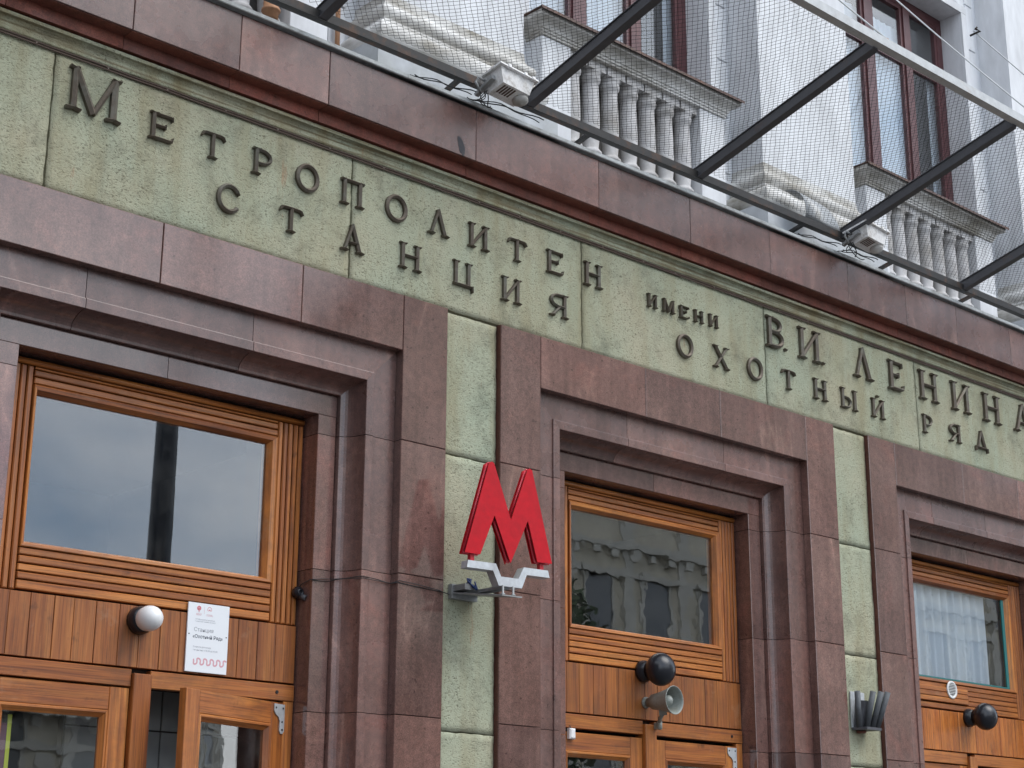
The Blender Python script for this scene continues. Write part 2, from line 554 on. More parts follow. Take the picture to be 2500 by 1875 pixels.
mk.obj('road_marking', mat('road_paint', (0.7, 0.7, 0.68), 0.7)[0], kind='structure')

# ------------------------------------------------------------------ the station building
BLD = empty('station_building', (0, 0, 0), label='old stone underground station entrance with green stucco frieze and brown granite door surrounds', category='building')
SX = [-0.95, 2.712, 6.368, 10.03, 13.69]          # left edge of every door surround
SW, INS, ZT, ZI = 3.24, 0.327, 4.832, 4.505
OP0, OP1 = 0.735, 2.505                             # opening within a surround
COURSES = [0.0, 0.99, 1.74, 2.49, 3.242, 3.987, ZT]
GAP = 0.0018

core = MB()
edges = [-4.0] + [v for x in SX for v in (x + OP0 - 0.03, x + OP1 + 0.03)] + [18.2]
for i in range(0, len(edges), 2):
    core.box(edges[i], edges[i + 1], 0.262, 0.95, 0.0, 4.27)
core.box(-4.0, 18.2, 0.262, 0.95, 4.27, 6.0)
core.obj('core_wall', MORTAR, BLD)


# ---- door surrounds
def cove(a0, a1, d0, d1, n=9):
    return [(a0 + (a1 - a0) * (1 - math.cos(t * PI / 2 / n)), d0 + (d1 - d0) * math.sin(t * PI / 2 / n)) for t in range(n + 1)]


MOULD = [(-0.03, 0.062), (0.152, 0.062), (0.155, 0.0515), (0.158, 0.0505), (0.2055, 0.0505), (0.208, 0.053)] + cove(0.208, 0.283, 0.055, 0.185) + [(0.285, 0.187), (0.285, 0.255), (-0.03, 0.255)]
INNER = [(0.2875, 0.2165), (0.290, 0.214), (0.4055, 0.214), (0.408, 0.2165), (0.408, 0.47), (0.2875, 0.47)]


def jamb_piece(prof, x, sg, z0, ztop):
    """prof (a, d): a towards the opening; sg +1 left jamb, -1 right jamb; ztop(a) -> z"""
    A = [(x + sg * a, d, z0) for a, d in prof]
    B = [(x + sg * a, d, ztop(a)) for a, d in prof]
    return MB().prism(A, B)


FRONT_J = {2.712: [4.058, 4.924], 6.368: [7.625, 8.357], 10.03: [11.262, 12.065], -0.95: [0.4, 1.2], 13.69: [14.9, 15.7]}
MOULD_J = {2.712: [3.69, 4.665], 6.368: [7.51, 8.45], 10.03: [10.895, 11.634], -0.95: [0.3, 1.0], 13.69: [14.6, 15.4]}
for si, x0 in enumerate(SX):
    xl, xr = x0 + INS, x0 + SW - INS
    sur = empty('door_surround', parent=BLD)
    for (a, b, sg) in ((x0, xl, 1), (xr, x0 + SW, -1)):
        for z0, z1 in zip(COURSES[:-1], COURSES[1:]):
            j = random.uniform(-0.0008, 0.0008)
            MB().slab(a + (0 if sg > 0 else GAP), b - (GAP if sg > 0 else 0), z0 + GAP, z1 - (GAP if z1 < ZT else 0), j, 0.06).obj('stone_panel', GRANITE, sur)
    cuts = [xl] + FRONT_J[x0] + [xr]
    for a, b in zip(cuts[:-1], cuts[1:]):
        j = random.uniform(-0.0008, 0.0008)
        MB().slab(a + GAP, b - GAP, ZI, ZT, j, 0.06).obj('stone_panel', GRANITE, sur)
    # moulded frame, mitred at the corners
    for x, sg in ((xl, 1), (xr, -1)):
        for z0, z1 in zip(COURSES[:-1], COURSES[1:]):
            zt = (lambda a: ZI - a) if z1 == ZT else (lambda a, z=z1: z - GAP)
            jamb_piece(MOULD, x, sg, z0 + GAP, zt).obj('moulded_stone', HONED, sur)
            zt2 = (lambda a: ZI - 0.408 - GAP) if z1 == ZT else (lambda a, z=z1: z - GAP)
            jamb_piece(INNER, x, sg, z0 + GAP, zt2).obj('inner_stone', GRANITE, sur)
    cuts = [None] + MOULD_J[x0] + [None]
    for a, b in zip(cuts[:-1], cuts[1:]):
        A = [((xl + p if a is None else a + GAP), d, ZI - p - 0.0006) for p, d in MOULD]
        B = [((xr - p if b is None else b - GAP), d, ZI - p - 0.0006) for p, d in MOULD]
        MB().prism(A, B).obj('moulded_stone', HONED, sur)
    mid = x0 + 1.55
    for a, b in ((xl + 0.2875, mid - GAP), (mid + GAP, xr - 0.2875)):
        A = [(a, d, ZI - p) for p, d in INNER]
        B = [(b, d, ZI - p) for p, d in INNER]
        MB().prism(A, B).obj('inner_stone', GRANITE, sur)
    # sawn red side of the slabs next to the stucco, kept 2 mm proud of the slab edge
    MB().box(x0 - 0.002, x0 + 0.004, 0.006, 0.07, 0.0, ZT - 0.003).obj('sawn_edge', GRANITE_SIDE, sur)
    MB().box(x0 + SW - 0.004, x0 + SW + 0.002, 0.006, 0.07, 0.0, ZT - 0.003).obj('sawn_edge', GRANITE_SIDE, sur)


# ---- stucco
def stucco_panel(x0, x1, z0, z1, name, parent, yf=0.03, edge=0.0025):
    st = 0.035
    nx, nz = max(2, round((x1 - x0) / st)), max(2, round((z1 - z0) / st))
    b = MB()
    vs, fs = [], []
    for k in range(nz + 1):
        for i in range(nx + 1):
            x, z = x0 + (x1 - x0) * i / nx, z0 + (z1 - z0) * k / nz
            y = yf + 0.004 * (mnoise.noise(Vector((x * 3, z * 3, 1.7)))) + 0.0025 * mnoise.noise(Vector((x * 21, z * 21, 4)))
            if i in (0, nx):
                x += random.uniform(-edge, edge)
                y += 0.0012
            if k in (0, nz):
                z += random.uniform(-edge, edge)
                y += 0.0012
            vs.append((x, y, z))
    for k in range(nz):
        for i in range(nx):
            a = k * (nx + 1) + i
            fs.append((a, a + 1, a + nx + 2, a + nx + 1))
    b.add(vs, fs, True)
    # returns to the wall
    ring = [i for i in range(nx + 1)] + [k * (nx + 1) + nx for k in range(1, nz + 1)] + [nz * (nx + 1) + i for i in range(nx - 1, -1, -1)] + [k * (nx + 1) for k in range(nz - 1, 0, -1)]
    n0 = len(b.v)
    for i in ring:
        v = b.v[i]
        b.v.append((v[0], yf + 0.05, v[2]))
    n = len(ring)
    for q in range(n):
        b.f.append((ring[q], ring[(q + 1) % n], n0 + (q + 1) % n, n0 + q))
        b.sm.append(False)
    return b.obj(name, STUCCO, parent)


frz = MB().box(-4.0, 18.2, 0.046, 0.24, ZT - 0.2, 5.68).obj('frieze', mat('grimy_green_groove', (0.13, 0.12, 0.075), 0.95)[0], BLD)
FJ = [-2.09, -0.26, 1.57, 3.405, 5.252, 7.08, 8.90, 10.735, 12.57, 14.4, 16.2]
for a, b in zip(FJ[:-1], FJ[1:]):
    stucco_panel(a + 0.005, b - 0.005, ZT + 0.005, 5.572, 'stucco_panel', frz)
pil = MB()
for a, b in zip(SX[:-1], SX[1:]):
    pil.box(a + SW + 0.003, b - 0.003, 0.052, 0.24, 0, ZT - 0.204)
pilo = pil.obj('stucco_strip', bpy.data.materials['grimy_green_groove'], BLD)
for i, (a, b) in enumerate(zip(SX[:-1], SX[1:])):
    js = [0.0, 0.88, 1.63, 2.428, 3.19, 3.975, ZT - 0.006] if i != 1 else [0.0, 0.88, 1.63, 2.428, 3.975, ZT - 0.006]
    for z0, z1 in zip(js[:-1], js[1:]):
        stucco_panel(a + SW + 0.006, b - 0.006, z0 + 0.0035, z1 - 0.0035, 'stucco_panel', pilo, 0.034)

# ---- green cornice moulding, red fascia, brown band, flashing
prof = [(0.045, 5.587), (0.026, 5.589), (0.022, 5.594), (0.021, 5.622), (0.0245, 5.627)] + [(0.0245 - 0.033 * (1 - math.cos(t * PI / 14)), 5.627 + 0.028 * math.sin(t * PI / 14)) for t in range(1, 8)] + [(-0.0100, 5.657), (-0.011, 5.672), (-0.006, 5.676), (0.045, 5.676)]
xs = [-4 + 0.05 * i for i in range(445)]
cm = MB()
n = len(prof)
for i, x in enumerate(xs):
    for (y, z) in prof:
        w = 0.0025 * mnoise.noise(Vector((x * 9, y * 20, z * 20)))
        cm.v.append((x, y + w, z + w * 0.6))
for i in range(len(xs) - 1):
    for k in range(n - 1):
        cm.f.append((i * n + k, i * n + k + 1, (i + 1) * n + k + 1, (i + 1) * n + k))
        cm.sm.append(False)
cm.obj('cornice_moulding', CORNICE, BLD)

BJ = [-4.0, -2.9, -1.8, -0.6, 0.5, 1.5, 2.4, 3.10, 3.74, 4.38, 4.967, 6.056, 7.102, 7.98, 8.825, 9.735, 10.47, 11.165, 11.95, 12.75, 13.6, 14.5, 15.6, 16.8, 18.2]
fas = MB().box(-4.0, 18.2, 0.03, 0.26, 5.682, 6.08).obj('fascia', MORTAR, BLD)
for a, b in zip(BJ[:-1], BJ[1:]):
    j = random.uniform(-0.001, 0.001)
    MB().box(a + GAP, b - GAP, -0.020 + j, 0.029, 5.687, 5.760).obj('red_stone', GRANITE_RED, fas)
    q = MB()
    # band stone with a sawn red soffit ledge
    q.slab(a + GAP, b - GAP, 5.758, 6.086, -0.11 + j, -0.035)
    q.obj('stone_panel', HONED, fas)
    MB().box(a + GAP, b - GAP, -0.100 + j, -0.012, 5.7545, 5.7575).obj('soffit_stone', GRANITE_RED, fas)
    MB().box(a + GAP, b - GAP, -0.033, 0.028, 5.762, 6.084).obj('backing_stone', GRANITE_RED, fas)

# dark tarry patch on one band stone
pt = []
for k in range(22):
    a_ = 2 * PI * k / 22
    rr_ = 1 + 0.35 * mnoise.noise(Vector((math.cos(a_) * 1.6, math.sin(a_) * 1.6, 5)))
    pt.append((5.938 + 0.026 * rr_ * math.cos(a_) - 0.016 * math.sin(a_), 5.815 + 0.055 * rr_ * math.sin(a_)))
MB().prism([(x_, -0.1122, z_) for x_, z_ in pt], [(x_, -0.107, z_) for x_, z_ in pt]).obj('tar_patch', worn_mat('dark_tar', (0.035, 0.035, 0.042), (0.09, 0.075, 0.075), 0.6, 0, 22), fas)

fl = MB()
x = -4.0
while x < 18.2:
    x1 = min(18.2, x + 1.9)
    w0 = random.uniform(-0.003, 0.003)
    A = [(-0.136 + w0, 6.096), (-0.140 + w0, 6.100), (-0.138 + w0, 6.122), (-0.126 + w0, 6.128), (0.02, 6.165), (0.02, 6.155), (-0.123, 6.114), (-0.128, 6.096)]
    fl.prism([(x + 0.001, y, z) for y, z in A], [(x1 - 0.001, y, z) for y, z in A])
    x = x1
fl.obj('ledge_flashing', FLASHING, BLD)
MB().box(-4, 18.2, -0.105, 0.3, 6.088, 6.092).obj('ledge_bed', MORTAR, BLD)

# ------------------------------------------------------------------ upper storey
PC = [-1.06, 2.52, 6.115, 9.69, 13.365, 17.0]          # pilaster centres
BC = [0.70, 4.30, 7.93, 11.565, 15.2]                   # window bay centres
WY = 0.45
wall = MB()
WINH = (7.20, 9.45)
for i, c in enumerate(BC):
    l = PC[i]
    r = PC[i + 1]
    wl, wr = c - 0.93, c + 0.95
    wall.box(l, wl, WY, 0.70, 6.1, 12.5)
    wall.box(wr, r, WY, 0.70, 6.1, 12.5)
    wall.box(wl, wr, WY, 0.70, WINH[1], 12.5)
    wall.box(wl, wr, 0.56, 0.70, 6.1, WINH[0])
wall.obj('upper_wall', PLASTER, BLD)
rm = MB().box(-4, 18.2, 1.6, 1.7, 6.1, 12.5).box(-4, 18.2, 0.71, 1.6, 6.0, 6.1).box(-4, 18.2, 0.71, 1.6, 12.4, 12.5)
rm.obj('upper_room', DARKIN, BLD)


def sweep3(prof, xl, xr, yf, yb):
    """profile (o, z) swept round the left return, front and right return of a block"""
    b = MB()
    n = len(prof)
    for k in range(4):
        for o, z in prof:
            b.v.append(((xl - o, yb), (xl - o, yf - o), (xr + o, yf - o), (xr + o, yb))[k] + (z,))
    for k in range(3):
        for i in range(n - 1):
            b.f.append((k * n + i, k * n + i + 1, (k + 1) * n + i + 1, (k + 1) * n + i))
            b.sm.append(False)
    b.f.append(tuple(k * n + n - 1 for k in range(4)))
    b.f.append(tuple(k * n for k in reversed(range(4))))
    b.sm += [False, False]
    return b


def arc(cx, cz, r, a0, a1, n):
    return [(cx + r * math.cos(math.radians(a0 + (a1 - a0) * i / n)), cz + r * math.sin(math.radians(a0 + (a1 - a0) * i / n))) for i in range(n + 1)]


for i, c in enumerate(PC):
    hw = 0.57
    sh = MB().box(c - hw, c + hw, 0.15, WY + 0.02, 6.2, 12.5)
    p = sh.obj('pilaster', PLASTER, BLD)
    MB().box(c - 0.73, c + 0.73, 0.0, 0.40, 6.085, 6.385).obj('plinth', PLASTER_G, p)
    bp = [(0.02, 6.388), (0.055, 6.388)] + arc(0.03, 6.478, 0.088, -80, 82, 10) + [(0.050, 6.574), (0.050, 6.590), (0.034, 6.594), (0.030, 6.604), (0.040, 6.612)] + arc(0.012, 6.655, 0.046, -60, 75, 8) + [(0.016, 6.712), (0.006, 6.735), (0.003, 6.77), (0.0015, 6.79)]
    sweep3(bp, c - hw, c + hw, 0.15, WY + 0.01).obj('base_moulding', PLASTER_D, p)


# ---- balustrades below the windows
def baluster():
    x = 0.0
    b = MB()
    b.box(-0.083, 0.083, -0.075, 0.075, 6.36, 6.425)
    b.lathe((0, 0, 6.425), (0, 0, 1), [(0, 0.076), (0.02, 0.08), (0.035, 0.066), (0.055, 0.055), (0.12, 0.062), (0.24, 0.067), (0.38, 0.064), (0.50, 0.060), (0.545, 0.061), (0.555, 0.072), (0.585, 0.076), (0.60, 0.070), (0.612, 0.078), (0.625, 0.082)], 14)
    b.box(-0.086, 0.086, -0.078, 0.078, 7.05, 7.112)
    return b.mesh('baluster')


bal_me = baluster()
bal_me.materials.append(BALUSTER)
for c in BC:
    B = 0.30
    p = MB().box(c - 0.664, c + 0.664, B + 0.006, 0.534, 6.12, 6.359).obj('balustrade', PLASTER, BLD)
    MB().slab(c - 0.935, c - 0.665, 6.12, 7.108, B, 0.56, 0.004).obj('pier', PLASTER, p)
    MB().slab(c + 0.665, c + 0.935, 6.12, 7.108, B, 0.56, 0.004).obj('pier', PLASTER, p)
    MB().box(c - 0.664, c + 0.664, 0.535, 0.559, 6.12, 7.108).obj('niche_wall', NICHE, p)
    for k in range(7):
        o = bpy.data.objects.new('baluster', bal_me)
        link(o, p)
        o.location = (c - 0.57 + 0.19 * k, B + 0.10, 0)
        o.rotation_euler = (0, 0, random.uniform(-0.02, 0.02))
    cp = [(0.0, 7.110), (0.012, 7.112), (0.012, 7.126), (0.020, 7.130), (0.020, 7.146), (0.028, 7.150)] + [(0.028 + 0.06 * (1 - math.cos(t * PI / 10)), 7.150 + 0.055 * math.sin(t * PI / 10)) for t in range(1, 6)] + [(0.092, 7.206), (0.092, 7.238)]
    sweep3(cp, c - 0.935, c + 0.935, B, 0.565).obj('coping', PLASTER_D, p)
    tin = MB()
    tin.box(c - 1.045, c + 1.045, B - 0.115, 0.60, 7.241, 7.246)
    tin.box(c - 1.045, c + 1.045, B - 0.118, B - 0.1155, 7.225, 7.246)
    tin.obj('coping_flashing', BROWNTIN, p)


# ---- upper windows
def sheet_wave(x0, x1, z0, z1, y, amp, wl, n=80, seed=0):
    b = MB()
    vs, fs = [], []
    for i in range(n + 1):
        x = x0 + (x1 - x0) * i / n
        for k, z in enumerate((z0, (z0 + z1) / 2, z1)):
            ph = x * 2 * PI / wl + 2.2 * mnoise.noise(Vector((x * 1.7 + seed, 0.3 * k, 0)))
            vs.append((x + 0.008 * math.sin(ph * 0.7), y + amp * math.sin(ph) * (1 - 0.25 * (k == 2)), z))
    for i in range(n):
        for k in range(2):
            a = i * 3 + k
            fs.append((a, a + 3, a + 4, a + 1))
    return b.add(vs, fs, True)


for wi, c in enumerate(BC):
    wl, wr = c - 0.93, c + 0.95
    y = 0.655
    m1, m2 = c - 0.24, c + 0.36
    zt = 8.80
    f = MB()
    f.box(wl, wl + 0.075, y, y + 0.06, 7.25, 9.449)
    f.box(wr - 0.085, wr, y, y + 0.06, 7.25, 9.449)
    f.box(wl + 0.075, wr - 0.085, y, y + 0.06, 9.36, 9.449)
    f.box(wl + 0.075, wr - 0.085, y, y + 0.06, 7.25, 7.34)
    wo = f.obj('window', MAHOG, BLD)
    MB().box(m1 - 0.055, m1 - 0.004, y - 0.012, y + 0.05, 7.34, 9.36).box(m1 + 0.004, m1 + 0.062, y - 0.006, y + 0.05, 7.34, 9.36).obj('mullion', MAHOG, wo)
    MB().box(m2 - 0.045, m2 + 0.045, y - 0.012, y + 0.05, 7.34, 9.36).obj('mullion', MAHOG, wo)
    for a, b in ((wl + 0.075, m1 - 0.055), (m1 + 0.062, m2 - 0.045), (m2 + 0.045, wr - 0.085)):
        MB().box(a, b, y - 0.008, y + 0.05, zt, zt + 0.085).obj('transom', MAHOG, wo)
        sash = MB()
        sw = 0.035
        for z0, z1 in ((7.34, zt), (zt + 0.085, 9.36)):
            sash.box(a, a + sw, y + 0.004, y + 0.045, z0, z1).box(b - sw, b, y + 0.004, y + 0.045, z0, z1)
            sash.box(a + sw, b - sw, y + 0.004, y + 0.045, z0, z0 + sw).box(a + sw, b - sw, y + 0.004, y + 0.045, z1 - sw, z1)
            MB().box(a + sw, b - sw, y + 0.022, y + 0.026, z0 + sw, z1 - sw).obj('pane', GLASS, wo)
        sash.obj('sash', MAHOG, wo)
    sheet_wave(wl + 0.02, m2 + 0.17, 7.2, 9.16, 0.742, 0.010, 0.085, 110, wi).obj('curtain', CURTAIN, wo)
    sheet_wave(wr - 0.17, wr - 0.02, 7.2, 9.0, 0.745, 0.010, 0.07, 30, wi + 9).obj('curtain', CURTAIN, wo)
    # plaster frame strips and little quoin blocks beside the window
    for sgn in (-1, 1):
        ex = wl if sgn < 0 else wr
        a, b = sorted((ex + sgn * 0.002, ex + sgn * 0.085))
        MB().box(a, b, WY - 0.022, WY + 0.1, 7.25, 9.62 if False else 9.449).obj('frame_strip', PLASTER, wo)
        a, b = sorted((ex + sgn * 0.092, ex + sgn * 0.215))
        z = 6.3
        while z < 12.4:
            MB().slab(a, b, z + 0.004, min(z + 0.46, 12.48), WY - 0.012, WY + 0.02, 0.004).obj('quoin_block', PLASTER, wo)
            z += 0.468
    MB().box(wl - 0.085, wr + 0.085, WY - 0.022, WY + 0.1, 9.452, 9.53).obj('head_strip', PLASTER, wo)
    z = 9.545
    for a in (c - 0.93, c - 0.31, c + 0.31):
        MB().slab(a + 0.004, a + 0.615, z, z + 0.45, WY - 0.012, WY + 0.02, 0.004).obj('quoin_block', PLASTER, wo)

# old pipes beside the left pilaster base
MB().tube([(5.385, 0.40, 6.16), (5.378, 0.40, 6.7), (5.37, 0.41, 7.6)], 0.016, 10).obj('wall_pipe', ORANGE, label='thin rusty orange pipe standing behind the net beside the left column base', category='pipe')
st_ = MB().lathe((4.80, 0.255, 6.36), (0, 0, 1), [(0, 0.03), (0.004, 0.045), (0.05, 0.045), (0.055, 0.055), (0.07, 0.055), (0.075, 0.045), (0.5, 0.045)], 14)
st_.obj('downpipe', ORANGE, label='short rusty brown downpipe ending above the ledge at the far left', category='pipe')

# ------------------------------------------------------------------ wooden entrances
PLW = [0.118, 0.11, 0.125, 0.105, 0.12, 0.13, 0.115, 0.12, 0.112, 0.125, 0.118, 0.11, 0.122, 0.116, 0.13]
kT = (OP1 - OP0 - 0.012) / sum(PLW)
EXTRA = {}


def hbar(a, b, z0, z1, yf, yb, m, name, par, ch=0.003):
    return MB().slab(a, b, z0, z1, yf, yb, ch).obj(name, m, par)


for si, x0 in enumerate(SX):
    a0, a1 = x0 + OP0 + 0.006, x0 + OP1 - 0.006
    U = lambda u: x0 + u
    back = MB()
    back.box(a0, a1, 0.372, 0.40, 2.545, 3.16).box(a0, a1, 0.372, 0.40, 3.93, 4.10).box(a0, U(0.90), 0.372, 0.40, 3.16, 3.93).box(U(2.30), a1, 0.372, 0.40, 3.16, 3.93)
    ent = back.obj('entrance_door', GROOVE, BLD)
    D = 0.335
    # rounded head bead
    MB().tube([(a0, D + 0.012, 4.067), (a1, D + 0.012, 4.067)], 0.0165, 12).obj('head_bead', WOOD_X, ent)
    # upright reeds left and right
    for u0, u1, nn in ((0.741, 0.884, 4), (2.331, 2.499, 5)):
        w = (u1 - u0) / nn
        for k in range(nn):
            hbar(U(u0 + k * w + 0.0035), U(u0 + (k + 1) * w - 0.0035), 2.95, 4.046, D + random.uniform(-.001, .001), 0.371, WOOD_Z, 'reed', ent, 0.005)
    # horizontal slats over and under the glass
    for z0, z1 in ((4.035, 4.045), (4.000, 4.029), (3.962, 3.993)):
        hbar(U(0.888), U(2.327), z0, z1, D + random.uniform(-.001, .001), 0.371, WOOD_X, 'slat', ent, 0.004)
    zs = [3.153, 3.114, 3.075, 3.036, 2.997, 2.950]
    for k in range(5):
        if si == 3 and k in (0, 1, 2, 3):
            # right hand part plain, left hand part a raised loose piece with the vent
            if k == 0:
                hbar(U(0.888), U(2.327), zs[1] + 0.004, zs[0] - 0.002, D, 0.371, WOOD_X, 'slat', ent, 0.004)
            else:
                hbar(U(1.612), U(2.327), zs[k + 1] + 0.004, zs[k], D, 0.371, WOOD_X, 'slat', ent, 0.004)
                hbar(U(0.888), U(1.594), zs[k + 1] + 0.010, zs[k] + 0.008, D - 0.014, 0.371, WOOD_X, 'slat', ent, 0.004)
        else:
            hbar(U(0.888), U(2.327), zs[k + 1] + 0.0062, zs[k], D + random.uniform(-.0015, .0015), 0.371, WOOD_X, 'slat', ent, 0.004)
    # sash round the fanlight, bevelled towards the glass
    g0, g1, gz0, gz1 = U(0.912), U(2.272), 3.186, 3.912
    A = [(0, D - 0.004), (0.004, D - 0.008), (0.018, D - 0.006), (0.030, D + 0.022), (0.030, 0.40), (0, 0.40)]
    e0, e1, ez0, ez1 = U(0.888), U(2.327), 3.156, 3.956
    ka, kb = (g0 - e0) / 0.030, (e1 - g1) / 0.030
    kc, kd = (gz0 - ez0) / 0.030, (ez1 - gz1) / 0.030
    MB().prism([(e0 + a * ka, d, ez0 + a * kc) for a, d in A], [(e0 + a * ka, d, ez1 - a * kd) for a, d in A]).obj('sash', WOOD_Z, ent)
    MB().prism([(e1 - a * kb, d, ez0 + a * kc) for a, d in A], [(e1 - a * kb, d, ez1 - a * kd) for a, d in A]).obj('sash', WOOD_Z, ent)
    MB().prism([(e0 + a * ka, d, ez0 + a * kc) for a, d in A], [(e1 - a * kb, d, ez0 + a * kc) for a, d in A]).obj('sash', WOOD_X, ent)
    MB().prism([(e0 + a * ka, d, ez1 - a * kd) for a, d in A], [(e1 - a * kb, d, ez1 - a * kd) for a, d in A]).obj('sash', WOOD_X, ent)
    MB().box(g0 - 0.008, g1 + 0.008, 0.366, 0.370, gz0 - 0.008, gz1 + 0.008).obj('fanlight_pane', GLASS if si in (1, 0) else GLASS_OLD, ent)
    # plank panel
    x = a0
    for k, w in enumerate(PLW):
        xe = x + w * kT
        MB().slab(x + 0.0012, xe - 0.0012, 2.642, 2.943, D - 0.004 + random.uniform(-.0012, .0012), 0.371, 0.0018).obj('plank', WOOD_ZG if si == 3 else WOOD_ZR, ent)
        x = xe
    # head rail, post
    p0, p1 = U(1.530), U(1.632)
    hbar(a0, p0 - 0.002, 2.548, 2.632, D - 0.008, 0.40, WOOD_X, 'head_rail', ent)
    hbar(p1 + 0.002, a1, 2.548, 2.632, D - 0.008, 0.40, WOOD_X, 'head_rail', ent)
    hbar(p0, p1, 0.0, 2.612, D - 0.030, 0.40, WOOD_Z, 'centre_post', ent, 0.004)
    hbar(a1 - 0.062, a1, 0.0, 2.546, D - 0.004, 0.40, WOOD_Z, 'side_post', ent, 0.004)
    MB().lathe((a1 - 0.11, D - 0.008, 2.590), (0, -1, 0), [(0, 0.010), (0.004, 0.009)], 10).obj('bolt_head', BLACKP, ent)

    # leaves: built flat in XZ round the hinge, then turned
    def leaf(hx, sg, w, ang, top):
        """sg +1: leaf runs from the hinge towards +X; -1 towards -X"""
        M = Matrix.Translation((hx, D + 0.030, 0)) @ Matrix.Rotation(ang, 4, 'Z')

        def put(bm_, name, m):
            bm_.v = [tuple(M @ Vector(q)) for q in bm_.v]
            return bm_.obj(name, m, ent)
        xa, xb = sorted((0.0, sg * w))
        F = -0.030
        sw, tr = 0.105, 0.112
        put(MB().slab(xa, xa + sw, 0.02, top, F, 0.012), 'door_stile', WOOD_Z)
        put(MB().slab(xb - sw, xb, 0.02, top, F, 0.012), 'door_stile', WOOD_Z)
        put(MB().slab(xa + sw + 0.001, xb - sw - 0.001, top - tr, top - 0.001, F + 0.001, 0.012), 'door_rail', WOOD_X)
        put(MB().slab(xa + sw + 0.001, xb - sw - 0.001, 0.02, 0.7, F + 0.001, 0.012), 'door_rail', WOOD_X)
        gx0, gx1, gt, gb = xa + sw, xb - sw, top - tr, 0.7
        Bv = [(0.0, F + 0.004), (0.006, F - 0.002), (0.014, F - 0.002), (0.036, F + 0.022), (0.036, 0.008), (0.0, 0.008)]
        put(MB().prism([(gx0 + a, d, gt - a) for a, d in Bv], [(gx1 - a, d, gt - a) for a, d in Bv]), 'glazing_bead', WOOD_X)
        put(MB().prism([(gx0 + a, d, gb + a) for a, d in Bv], [(gx0 + a, d, gt - a) for a, d in Bv]), 'glazing_bead', WOOD_Z)
        put(MB().prism([(gx1 - a, d, gb + a) for a, d in Bv], [(gx1 - a, d, gt - a) for a, d in Bv]), 'glazing_bead', WOOD_Z)
        put(MB().box(gx0 + 0.02, gx1 - 0.02, -0.004, 0.0, gb + 0.02, gt - 0.02), 'door_pane', GLASS_OLD)
        return M

    leaf(a0 + 0.004, 1, p0 - a0 - 0.008, 0.0, 2.540 if si != 2 else 2.526)
    ang = math.radians(19) if si == 1 else 0.0
    M = leaf(a1 - 0.064, -1, a1 - 0.064 - p1 - 0.004, ang, 2.536 if si == 1 else 2.524)
    # hinge plate of pale steel on the upper corner
    hp = [(-0.090, 0.0), (0.0, 0.0), (0.0, -0.135), (-0.012, -0.150), (-0.030, -0.150), (-0.040, -0.135), (-0.038, -0.088), (-0.052, -0.066), (-0.078, -0.052), (-0.090, -0.036)]
    tz = 2.528 if si == 1 else 2.516
    hb = MB().prism([M @ Vector((px, -0.0315, tz + pz)) for px, pz in hp], [M @ Vector((px, -0.0365, tz + pz)) for px, pz in hp])
    hb.obj('hinge_plate', SILVER, ent)
    scr = MB()
    for px, pz in ((-0.075, -0.02), (-0.015, -0.02), (-0.02, -0.09), (-0.018, -0.13)):
        q = M @ Vector((px, -0.0365, tz + pz))
        scr.lathe(q, M.to_3x3() @ Vector((0, -1, 0)), [(0, 0.006), (0.002, 0.005)], 8)
    scr.obj('screw', BLACKP, ent)

# rooms behind the doors
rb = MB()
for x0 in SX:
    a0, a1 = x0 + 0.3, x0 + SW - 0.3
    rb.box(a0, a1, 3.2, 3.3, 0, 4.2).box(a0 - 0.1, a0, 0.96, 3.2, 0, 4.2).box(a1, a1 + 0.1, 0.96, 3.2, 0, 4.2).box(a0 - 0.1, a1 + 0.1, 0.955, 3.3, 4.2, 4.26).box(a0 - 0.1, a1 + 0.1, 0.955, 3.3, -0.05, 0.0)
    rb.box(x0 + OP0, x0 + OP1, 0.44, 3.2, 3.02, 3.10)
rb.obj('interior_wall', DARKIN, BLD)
# grey tiled wall inside, seen through the open door
tw = MB().box(4.2, 5.9, 0.90, 0.95, 0, 3.0).obj('tiled_wall', MORTAR, BLD)
for r in range(11):
    for c_ in range(6):
        z0 = 0.2 + r * 0.22
        xx = 4.2 + c_ * 0.28
        MB().slab(xx + 0.004, xx + 0.276, z0 + 0.004, z0 + 0.216, 0.885, 0.8995, 0.003).obj('wall_tile', TILE, tw)
# curtain behind the right fanlight, teal painted rim round its glass
sheet_wave(10.9, 12.06, 3.1, 3.99, 0.415, 0.020, 0.105, 110, 3).obj('curtain', CURTAIN, BLD)
MB().box(12.262, 12.2995, 0.356, 0.3655, 3.187, 3.911).box(10.943, 12.2615, 0.356, 0.3655, 3.187, 3.199).obj('fanlight_rim', TEAL, BLD)
# notice behind the glass of the left door leaf
nb = empty('notice_board', (3.62, 0.43, 2.2), label='purple notice with yellow-green border behind the left door pane', category='notice')
MB().box(3.48, 3.66, 0.420, 0.424, 2.0, 2.34).obj('notice_face', PURPLE, nb)
MB().box(3.66, 3.68, 0.418, 0.424, 1.9, 2.38).box(3.48, 3.66, 0.418, 0.4195, 2.10, 2.115).obj('notice_border', YELLOW, nb)

